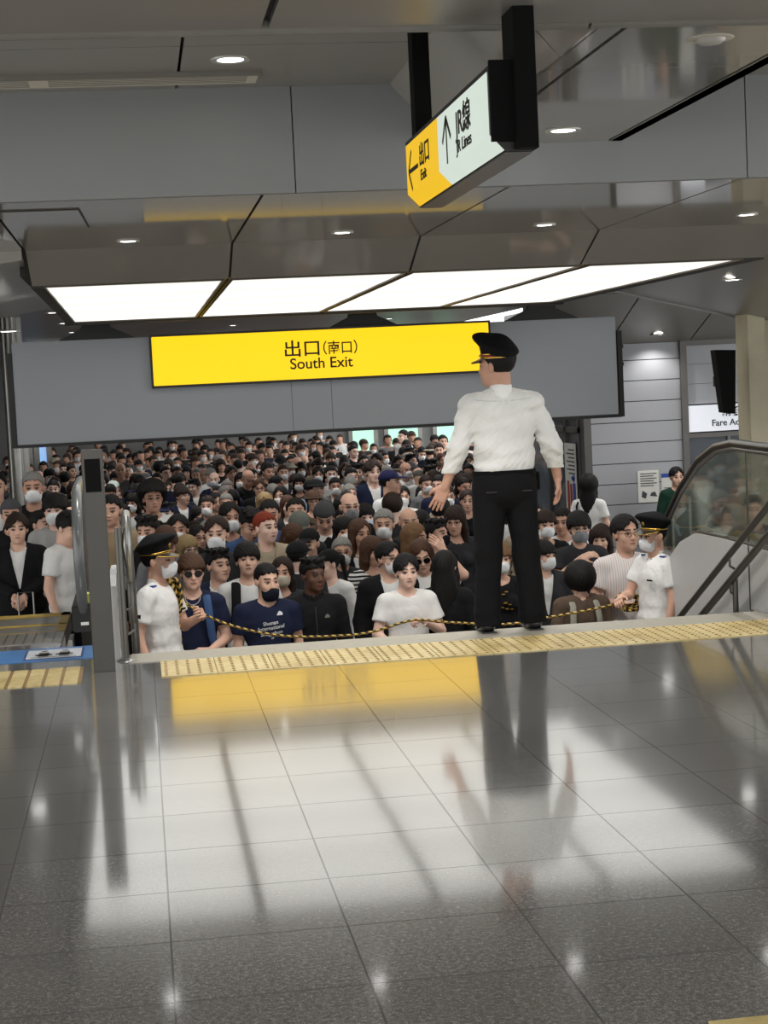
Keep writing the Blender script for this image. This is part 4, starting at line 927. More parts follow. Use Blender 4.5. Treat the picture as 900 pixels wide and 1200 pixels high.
# peaked uniform cap: crown, band, visor, braid as parts
def uniform_cap(parent, o, tone=(20, 20, 22), red=True, rake=-15):
    Rm, off = head_frame(o)
    T = Matrix([list(Rm[i]*HS)+[off[i]] for i in range(3)]+[[0, 0, 0, 1]])
    s = SDF(axis(-.17, .17, .006, []), axis(-.2, .19, .006, []), axis(.02, .21, .005, [])); s.frame()
    s.cap((0, .02, .045), (0, .018, .085), .091, .094, k=.01, fa=True); tilt = rotm(rake)
    s.ell((0, .010, .120), (.126, .140, .036), rot=tilt, k=.035); s.ell((0, -.015, .132), (.095, .09, .036), rot=tilt, k=.02)
    s.cap((0, .02, .0), (0, .018, .070), .080, .080, k=.005, op='s')
    V, Q = s.surf(); me = mesh_np('cap_crown', V, Q, 'fabric'); cr = bpy.data.objects.new('cap', me); COL.objects.link(cr); cr.parent = parent; cr.matrix_local = T; cr.color = srgb(*tone)
    def ring(name, z, r_, m, h=.006):
        q = MB(); q.lathe([(r_, z-h), (r_+.0035, z-h), (r_+.0035, z+h), (r_, z+h)], (0, .019, 0), 36); x = q.build(name, m, cr, smooth=False); x.scale = (1, 1.03, 1); return x
    if red: ring('red_band', .058, .0905, 'red_band', .011); ring('gold_band', .0485, .0915, 'gold', .0028); ring('gold_band', .069, .0925, 'gold', .0022)
    else: ring('gold_band', .050, .0915, 'gold', .003)
    # visor
    q = MB(); n = 18
    for i in range(n+1):
        t = math.pi*(1.12+.76*i/n)
        for r_, dz in ((.090, .052), (.135, .028)): q.v.append((math.cos(t)*r_*.98, .02+math.sin(t)*r_*(1.0 if r_ < .1 else 1.12), dz if r_ < .1 else .05-.03*abs(math.sin(t))))
        for r_, dz in ((.090, .048), (.135, .024)): q.v.append((math.cos(t)*r_*.98, .02+math.sin(t)*r_*(1.0 if r_ < .1 else 1.12), dz if r_ < .1 else .046-.03*abs(math.sin(t))))
    for i in range(n):
        a = i*4; q.f += [[a, a+1, a+5, a+4], [a+2, a+6, a+7, a+3], [a+1, a+3, a+7, a+5], [a, a+4, a+6, a+2]]; q.m += [0]*4
    q.f += [[0, 2, 3, 1], [n*4, n*4+1, n*4+3, n*4+2]]; q.m += [0, 0]
    v = q.build('visor', 'rubber_black', cr, smooth=True)
    q = MB(); q.tube([(math.cos(t)*.136*.98, .02+math.sin(t)*.137*1.12, .050-.03*abs(math.sin(t))) for t in np.linspace(math.pi*1.12, math.pi*1.88, 20)], .003, 6); q.build('visor_trim', 'gold', v)
    q = MB(); q.tube([(math.cos(t)*.098, .02+math.sin(t)*.104, .052+.010*abs(math.sin(t))) for t in np.linspace(math.pi*1.05, math.pi*1.95, 20)], .004, 6); q.build('chin_braid', 'gold', cr)
    q = MB(); q.lathe([(0, .006), (.012, .004), (.016, 0)], n=14); e = q.build('badge', 'gold', cr, smooth=True); e.location = (0, -.082, .095); e.rotation_euler = (R(105), 0, 0)
    return cr
# ------------------------------------------------------------------ people
C_ = dict(black=(22, 22, 25), charcoal=(48, 48, 52), grey=(110, 110, 112), silver=(168, 168, 166), white=(226, 226, 224), cream=(206, 198, 168), navy=(28, 34, 58), blue=(60, 84, 124),
          lightblue=(158, 182, 210), beige=(176, 162, 140), brown=(92, 76, 64), tan=(160, 140, 112), green=(24, 54, 42), olive=(82, 82, 60), maroon=(84, 36, 40), pink=(198, 166, 166), yellow=(190, 180, 90))
HCOL = {'black': (20, 18, 18), 'dark brown': (42, 30, 24), 'brown': (74, 50, 36), 'light brown': (112, 84, 58), 'blonde': (146, 124, 88), 'grey': (128, 126, 122), 'red': (122, 44, 22)}
SK = {'a': (222, 180, 158), 'b': (208, 164, 142), 'c': (194, 150, 128), 'd': (96, 66, 52), 'e': (232, 194, 176), 'f': (176, 130, 108)}
CACHE = {}
def cached(key, fn):
    if key not in CACHE: CACHE[key] = fn()
    return CACHE[key]
def child(me, name, root, col=None):
    o = bpy.data.objects.new(name, me); COL.objects.link(o); o.parent = root
    if col: o.color = srgb(*col)
    return o
BASE_M = dict(); BASE_F = dict(fem=1)
BASES = {'m': BASE_M, 'f': BASE_F, 'ml': dict(turn=-28, pitch=4), 'mr': dict(turn=28, pitch=-3), 'fl': dict(fem=1, turn=-25, pitch=6), 'fr': dict(fem=1, turn=25), 'md': dict(pitch=28, turn=-6), 'fd': dict(fem=1, pitch=26, turn=8), 'mu': dict(pitch=-10), 'fu': dict(fem=1, pitch=-8)}
def person(x, y, base='m', hair='short', hc='black', top='tee', tc='black', label='', face=0, H=1.68, skin='a', mask=None, glasses=None, cap=None, capc=(20, 20, 22), inner=None, pat=None,
           Y=None, feet=F0, o=None, key=None, tr='black', group=None, uniform=False, red=True, noshoe=False, loc=None):
    o = dict(BASES[base]) if o is None else o; ck = (key or base,); det = bool(o.get('arm'))
    if pat: o = dict(o, pat=pat)
    root = empty('person', (0, 0, 0)); tag(root, label, 'person', group)
    if loc is None:
        if Y is None: p = onZ(x, y, feet+.932*H)
        else: p = onY(x, y, Y); H = (p.z-feet)/.932
        loc = (p.x, p.y, feet)
    sc_ = H/1.70; root.location = loc; root.rotation_euler.z = R(face); root.scale = (sc_,)*3
    k0 = hfr = head_frame(o)
    off = np.array(hfr[1])-HC   # keep the head on its pixel when it is turned
    b = child(cached(ck+('body', det), lambda: sculpt_body(o, .0055 if det else .0065, det)), 'body', root, SK[skin])
    tk = {'blouse': 'shirt', 'sweater': 'long'}.get(top, top)
    sd = len(CACHE)
    if tk == 'jacket':
        child(cached(ck+('jacket',), lambda: sculpt_top(o, 'jacket', seed=sd)), 'jacket', root, C_[tc]); ic = C_[inner or 'white']
        i_ = child(cached(ck+('shirtin',), lambda: sculpt_top(dict(o, arm={}), 'vest', seed=2)), 'shirt', root, ic); child(cached(ck+('collar',), lambda: sculpt_collar(o)), 'collar', i_, ic)
    else:
        t_ = child(cached(ck+(tk, pat), lambda: sculpt_top(o, tk, seed=sd)), 'shirt' if tk in ('shirt', 'tee') else 'sweater', root, C_[tc])
        if tk in ('shirt', 'longshirt'): child(cached(ck+('collar',), lambda: sculpt_collar(o)), 'collar', t_, C_[tc])
        if inner == 'vest': child(cached(ck+('vestover', ), lambda: sculpt_top(dict(o, arm={}, fat=.008), 'vest', seed=4)), 'waistcoat', root, C_['black'])
    child(cached(('trousers', o.get('fem', 0)), lambda: sculpt_trousers({})), 'trousers', root, C_[tr])
    if not noshoe:
        for q in (-1, 1): child(cached(('shoe', q), lambda: sculpt_shoe(q)), 'shoe', root, (22, 22, 22))
    if hair and not (uniform):
        child(cached(ck+('hair', hair), lambda: sculpt_hair(hair if hair else 'crop', o)), 'hair', root, HCOL[hc])
    if uniform: child(cached(ck+('hair', 'crop'), lambda: sculpt_hair('crop', o)), 'hair', root, HCOL[hc]); uniform_cap(root, o, red=red)
    if mask: child(cached(ck+('mask', mask == 'black'), lambda: sculpt_mask(o)), 'face_mask', root, {'white': (232, 234, 236), 'grey': (130, 132, 136), 'black': (30, 32, 40), 'blue': (40, 50, 130), 'beige': (196, 186, 168), 'pale': (208, 212, 220)}[mask])
    if glasses: child(cached(ck+('glasses', glasses == 'dark'), lambda: make_glasses(o, glasses == 'dark')), 'glasses', root)
    if cap: child(cached(ck+('cap', cap), lambda: sculpt_cap(cap, o)), 'cap', root, capc)
    return root
def strap(root, side, col='charcoal', w_=.028, name='backpack_strap'):
    m = MB(); pts = []
    for t in np.linspace(0, 1, 12):
        a = math.pi*(.05+.95*t); y = -.125*math.sin(a)*1.0 if t > 0 else 0
    pts = [(side*.10, .13, 1.28), (side*.10, .09, 1.40), (side*.10, .03, 1.432), (side*.10, -.045, 1.41), (side*.105, -.092, 1.36), (side*.11, -.118, 1.26), (side*.12, -.118, 1.15), (side*.14, -.09, 1.05)]
    m.tube(pts, w_, 8, flat=.35); o = m.build(name, 'fabric', root, smooth=True); o.color = srgb(*C_[col]); return o

def staff_marks(p, q_, y_):
    z_ = MB().box(q_*.268-.006, q_*.268+.006, y_-.035, y_+.03, 1.235, 1.262).build('sleeve_badge', 'black_matte', p)
    for k_ in (-1, 1): e_ = MB().box(k_*.11-.03, k_*.11+.03, -.015, .05, 1.428, 1.440).build('epaulette', 'paper_blue', p, bevel=.004)
    m_ = MB(); m_.box(.05, .11, -.122, -.114, 1.25, 1.262); m_.build('name_tag', 'black_matte', p)
    q2 = MB(); q2.tube([(.072*math.cos(t_), .026+.072*math.sin(t_), 1.438-.03*max(0, -math.sin(t_))) for t_ in np.linspace(-math.pi*.42, math.pi*1.42, 26)], .004, 6); q2.build('collar_piping', 'paper_blue', p)
CR = 'people waiting below the stairs'
# ---- front rows, placed one by one (head centre in the photograph, everything else in metres)
POSE_SL = dict(turn=8, pitch=-4, arm={-1: dict(el=(-.24, .07, 1.10), wr=(-.245, -.02, .86), hand=1, hd=(0, -.15, -1), pn=(1, 0, 0), side=-1), 1: dict(el=(.22, -.05, 1.12), wr=(.10, -.24, 1.20), hand=1, hd=(-.7, -.5, .35), pn=(-.3, .75, -.3), side=-1, curl=.85)})
staffL = person(187, 659, o=POSE_SL, key='sl', face=62, top='shirt', tc='white', mask='white', uniform=True, red=False, skin='b', Y=12.3, feet=-.1667*8, tr='charcoal', label='station staff in white shirt, peaked cap and mask, holding a rope coil, at the left')
POSE_SR = dict(turn=-4, arm={1: dict(el=(.24, -.02, 1.09), wr=(.235, -.11, .85), hand=1, hd=(0, -.25, -1), pn=(-1, 0, 0), side=1), -1: dict(el=(-.20, -.10, 1.12), wr=(-.07, -.29, 1.13), hand=1, hd=(.5, -.7, -.1), pn=(.3, .3, -.8), side=1, curl=.8)})
staffR = person(765, 629, o=POSE_SR, key='sr', face=-66, top='shirt', tc='white', mask='white', uniform=True, red=False, skin='b', Y=12.12, feet=-.1667*7, tr='charcoal', label='station staff in white shirt and peaked cap beside the right escalator, seen in profile')
staff_marks(staffL, -1, .06); staff_marks(staffR, 1, .0)
POSE2 = dict(turn=6, arm={-1: dict(el=(-.23, .0, 1.10), wr=(-.12, -.22, 1.04), hand=1, hd=(.9, -.35, 0), pn=(.2, .3, -.9), side=-1, curl=.6), 1: dict(el=(.23, .0, 1.10), wr=(.10, -.23, 1.05), hand=1, hd=(-.85, -.4, .1), pn=(-.2, .3, -.9), side=1, curl=.6)})
p = person(224, 672, o=POSE2, key='p2', hair='fringe', hc='brown', top='tee', tc='navy', glasses='dark', Y=13.0, skin='a', label='man with brown bowl-cut hair and dark glasses, navy T-shirt and silver chain'); strap(p, 1, 'blue')
q = MB(); q.tube([(.055*math.cos(t), -.052-.055*math.sin(t), 1.425-.055*math.sin(t)) for t in np.linspace(0, math.pi, 14)], .0028, 6); q.tube([(0, -.107, 1.37), (0, -.115, 1.335)], .006, 6); q.build('necklace', 'lamp_ring', p)
q = MB(); q.box(-.11, .11, -.20, -.10, .86, 1.04); z_ = q.build('waist_bag', 'fabric', p, bevel=.02); z_.color = srgb(30, 32, 36)
p = person(255, 664, 'mr', 'spiky', 'black', 'jacket', 'navy', 'man in white T-shirt and open navy jacket looking up to the right', Y=13.9, skin='a')
p = person(290, 658, o=dict(pitch=-8), key='p4', hair='bowl', top='tee', tc='white', Y=13.75, skin='a', label='young man with thick black bowl haircut, white T-shirt and black backpack straps'); strap(p, -1, 'black', .036); strap(p, 1, 'black', .036)
POSE5 = dict(turn=16, pitch=2, fat=.006, sw=.20, arm={})
p5 = person(312, 682, o=POSE5, key='p5', hair='short', top='tee', tc='navy', Y=12.9, skin='a', face=4, label='stocky man in navy T-shirt with white lettering, black mask pulled under his nose')
me = sculpt_mask(dict(POSE5)); mk = child(me, 'face_mask', p5, (30, 34, 46)); mk.location = (0.004, .010, -.032)
from mathutils.bvhtree import BVHTree
def front_y(root, X_, Z_):
    if 'bvh%s' % root.name not in CACHE:
        t_ = [c for c in root.children if c.name.startswith(('shirt', 'sweater'))][0].data
        CACHE['bvh%s' % root.name] = BVHTree.FromPolygons([v.co for v in t_.vertices], [tuple(p.vertices) for p in t_.polygons])
    h_ = CACHE['bvh%s' % root.name].ray_cast(Vector((X_, -1, Z_)), Vector((0, 1, 0)))
    return h_[0].y if h_[0] else -.1
def emblem(root, x0, z0, k, m_):
    q = MB(); P = [(0, 0), (.04, 0), (.04, .012), (.032, .022), (.018, .027), (.008, .016)]
    n = len(P); ys_ = [front_y(root, x0+a*k, z0+b*k) for a, b in P]; q.v = [(x0+a*k, y_-.006, z0+b*k) for (a, b), y_ in zip(P, ys_)]+[(x0+a*k, y_-.001, z0+b*k) for (a, b), y_ in zip(P, ys_)]
    q.f = [list(range(n)), list(range(2*n-1, n-1, -1))]+[[i, (i+1) % n, n+(i+1) % n, n+i] for i in range(n)]; q.m = [0]*len(q.f); return q.build('emblem', m_, root)
def chest_text(root, rows, o):
    sw = o.get('sw', .18); a = sw-.015+.018; b = .123; c_ = .216
    for s_, sz, x0, z0 in rows:
        t_ = text_mesh('lettering', s_, sz, 'print_white', root, Matrix.Identity(4), .0004); me = t_.data
        for v in me.vertices:
            X_, Z_ = x0+v.co.x, z0+v.co.y+.10*v.co.x; v.co = (X_, front_y(root, X_, Z_)-.004-v.co.z*.5, Z_)
chest_text(p5, (('Shonan', .040, -.055, 1.262), ('International', .040, -.095, 1.222), ('Shugathon', .040, -.075, 1.182), ('20', .022, .0, 1.16)), POSE5)
emblem(p5, .055, 1.335, 1.15, 'print_white')
POSE6 = dict(turn=24, sw=.19)
p6 = person(366, 675, o=POSE6, key='p6', hair='spiky', top='long', tc='black', Y=13.0, skin='d', label='dark-skinned man in black zip jacket looking to the right')
MB().tube([(0.0, -.112, 1.36), (0.005, -.125, 1.2), (.0, -.122, 1.05)], .003, 6).build('zip', 'steel_dark', p6); emblem(p6, .07, 1.27, 1.0, 'trim_grey')
q = SDF(axis(-.13, .13, .008, []), axis(-.14, .16, .008, []), axis(1.37, 1.50, .008, [])); q.cap((0, .03, 1.39), (0, .02, 1.465), .086, .078, k=.005, fb=True); q.cap((0, .02, 1.40), (0, .0, 1.55), .066, .070, k=.004, op='s'); V, Q_ = q.surf(); child(mesh_np('stand_collar', V, Q_, 'fabric'), 'stand_collar', p6, C_['black'])
POSE7 = dict(turn=5, arm={1: dict(el=(.25, -.01, 1.115), wr=(.10, -.19, 1.22), hand=1, hd=(-.6, -.5, .25), pn=(-.15, .1, -1), side=1, curl=.8), -1: dict(el=(-.25, -.02, 1.12), wr=(-.10, -.19, .99), hand=1, hd=(.9, -.3, -.1), pn=(0, .3, -1), side=-1, curl=.6)})
p7 = person(476, 671, o=POSE7, key='p7', hair='curtain', top='tee', tc='white', Y=12.95, skin='e', label='young man in white T-shirt holding the rope at the front, centre-parted black hair')
q = MB(); q.tube([(-.20, -.17, .99), (-.12, -.21, 1.0), (-.02, -.23, .985), (.06, -.22, .97)], [.03, .04, .04, .02], 10, flat=.8); z_ = q.build('draped_sweater', 'fabric', p7, smooth=True); z_.color = srgb(*C_['navy'])
p = person(455, 656, 'mr', 'parted', 'black', 'jacket', 'black', 'man in black suit with glasses and white mask, turned right behind the white T-shirt man', Y=13.7, mask='white', glasses='clear')
p = person(521, 666, o=dict(fem=1, turn=-12), key='p9', hair='long', hc='black', top='long', tc='black', face=165, Y=13.1, H=1.6, label='woman with very long black hair seen from behind, black top, left of the officer')
POSE10 = dict(fem=1, pitch=16, turn=-8, tilt=-6, arm={1: dict(el=(.30, -.12, 1.42), wr=(.15, -.10, 1.63), hand=1, hd=(-.55, -.25, .6), pn=(-.35, .8, -.1), side=-1, curl=.35), -1: dict(el=(-.21, .0, 1.1), wr=(-.06, -.24, 1.12), hd=(.5, -.5, .2), pn=(0, .3, -1))})
p = person(496, 651, o=POSE10, key='p10', hair='long', hc='brown', top='shirt', tc='white', glasses='dark', Y=13.75, label='woman in sunglasses raising a hand to her long wavy brown hair'); q = MB(); q.box(-.09, .0, -.325, -.315, 1.11, 1.19); q.build('phone', 'phone_dark', p)
p = person(586, 656, 'f', 'fringe', 'light brown', 'long', 'black', 'woman with white headscarf and mask, seen between the officer\'s legs', Y=13.5, mask='white')
s_ = SDF(axis(-.14, .14, .008, []), axis(-.12, .16, .008, []), axis(1.58, 1.76, .008, [])); s_.frame(None, HC); s_.ell((0, .02, .045), (.094, .112, .098), k=.01); x_, y_, z_ = s_.local(); s_.inter((.055-.35*(y_-0)-z_)*.8); V, Q_ = s_.surf(); child(mesh_np('headscarf', V, Q_, 'fabric'), 'headscarf', p, (225, 225, 222))
q = MB(); [q.lathe([(0, .008), (.014, .005), (.016, 0)], (rnd.uniform(-.06, .06), -.115, rnd.uniform(1.18, 1.34)), 7) for _ in range(12)]; z_ = q.build('flower_print', 'gold', p)
POSE12 = dict(arm={-1: dict(el=(-.25, .02, 1.14), wr=(-.20, -.20, 1.06), hand=1, hd=(.3, -.9, .2), pn=(.5, 0, -.8), side=-1, curl=.6), 1: dict(el=(.25, .0, 1.12), wr=(.22, -.20, 1.02), hand=1, hd=(-.6, -.7, .1), pn=(-.3, 0, -1), side=1, curl=.6)})
p = person(679, 677, o=dict(fem=1, sw=.185, big=1, hshift=(0, 0, -.035)), key='p12', hair='bowl', hc='black', top='long', tc='brown', face=184, Y=12.85, H=1.55, label='person in brown sweatshirt with grey backpack straps and large round black bob, seen from behind')
for q_ in (-1, 1):
    m = MB(); m.tube([(q_*.10, -.09, 1.36), (q_*.10, -.03, 1.425), (q_*.10, .05, 1.428), (q_*.105, .125, 1.36), (q_*.115, .150, 1.25), (q_*.125, .155, 1.12)], .026, 8, flat=.35); z_ = m.build('backpack_strap', 'fabric', p, smooth=True); z_.color = srgb(150, 148, 138)
POSE13 = dict(turn=14, pitch=-4, arm={-1: dict(el=(-.25, .0, 1.12), wr=(-.02, -.22, 1.10), hand=1, hd=(.95, -.15, .1), pn=(0, .8, -.5), side=-1, curl=.7), 1: dict(el=(.24, .02, 1.1), wr=(.2, -.15, .98))})
p = person(733, 627, o=POSE13, key='p13', hair='parted', top='shirt', tc='white', pat='pin', glasses='clear', Y=13.1, skin='b', tr='silver', label='older man in pale striped short-sleeved shirt and glasses, mouth open, beside the right staff')
q = MB(); q.hexa([(.07, -.125, 1.20), (.12, -.118, 1.18), (.16, -.105, 1.22), (.10, -.122, 1.30), (.07, -.142, 1.20), (.12, -.136, 1.18), (.16, -.125, 1.22), (.10, -.138, 1.30)]); z_ = q.build('phone_pouch', 'black_matte', p)
POSE15 = dict(turn=-4, arm={-1: dict(el=(-.24, -.10, 1.18), wr=(-.05, -.20, 1.36), hand=1, hd=(.75, -.2, .3), pn=(.2, .5, -.8), side=-1, curl=.5), 1: dict(el=(.25, -.02, 1.12), wr=(.12, -.2, 1.14))})
p = person(679, 620, o=POSE15, key='p15', hair='bowl', top='shirt', tc='charcoal', glasses='clear', mask='grey', Y=14.6, skin='a', label='man with glasses and pointed grey mask raising his hand to his chin')
p = person(661, 612, 'ml', 'short', 'black', 'tee', 'white', 'man with short black hair in white T-shirt behind the man in the grey mask', Y=16.2, skin='c')
p = person(640, 616, 'f', 'fringe', 'dark brown', 'long', 'black', 'person with brown fringe and large white mask beside the officer\'s right thigh', Y=15.9, mask='white')
p = person(706, 632, 'fl', 'bob', 'dark brown', 'tee', 'white', 'woman with brown bob peering from behind the man in grey mask', Y=15.2, skin='a')
p = person(637, 653, 'mr', 'bowl', 'black', 'jacket', 'charcoal', 'person in dark grey jacket and white mask half hidden by the officer\'s right leg', Y=14.0, mask='white')
p = person(690, 571, o=dict(fem=1, big=1), key='p20b', hair='long', hc='black', top='tee', tc='white', label='long-haired woman with navy bag seen from behind at the glass door, white top', Y=21.2, face=150)
q = MB(); q.box(-.05, .28, .12, .22, .80, 1.12); z_ = q.build('tote_bag', 'fabric', p, bevel=.02); z_.color = srgb(*C_['navy']); q = MB(); q.tube([(.12, .17, 1.1), (.13, .14, 1.36), (.12, .03, 1.44), (.13, -.08, 1.36), (.2, -.02, 1.1), (.2, .15, 1.1)], .013, 8); z_ = q.build('bag_strap', 'fabric', p, smooth=True); z_.color = srgb(24, 26, 36)
POSE20 = dict(turn=4, arm={q: dict(el=(q*.235, -.01, 1.13), wr=(q*.045, -.21, 1.035), hand=1, hd=(-q*.55, -.45, -.5), pn=(0, .35, -1), side=q, curl=.7) for q in (-1, 1)})
person(20, 621, o=POSE20, key='p20', hair='curtain', hc='dark brown', top='jacket', tc='black', Y=16.9, label='man in black suit, hands folded on a suitcase handle, at the far left')
p = person(793, 560, 'm', 'parted', 'black', 'long', 'green', 'man in dark green sweater standing behind the right escalator by the blue notice', Y=22.1, skin='a')

person(866, 577, 'm', 'short', 'grey', 'shirt', 'silver', 'grey-haired man seen through the escalator glass, right of the man in green', Y=19.6, skin='b', face=-30)
person(848, 604, 'f', 'bob', 'black', 'tee', 'white', 'black-haired person in white seen low through the escalator glass', Y=18.6, face=40)
person(884, 598, 'm', 'short', 'black', 'long', 'charcoal', 'dark-haired person in charcoal sweater behind the glass at the right edge', Y=15.9, face=-20)
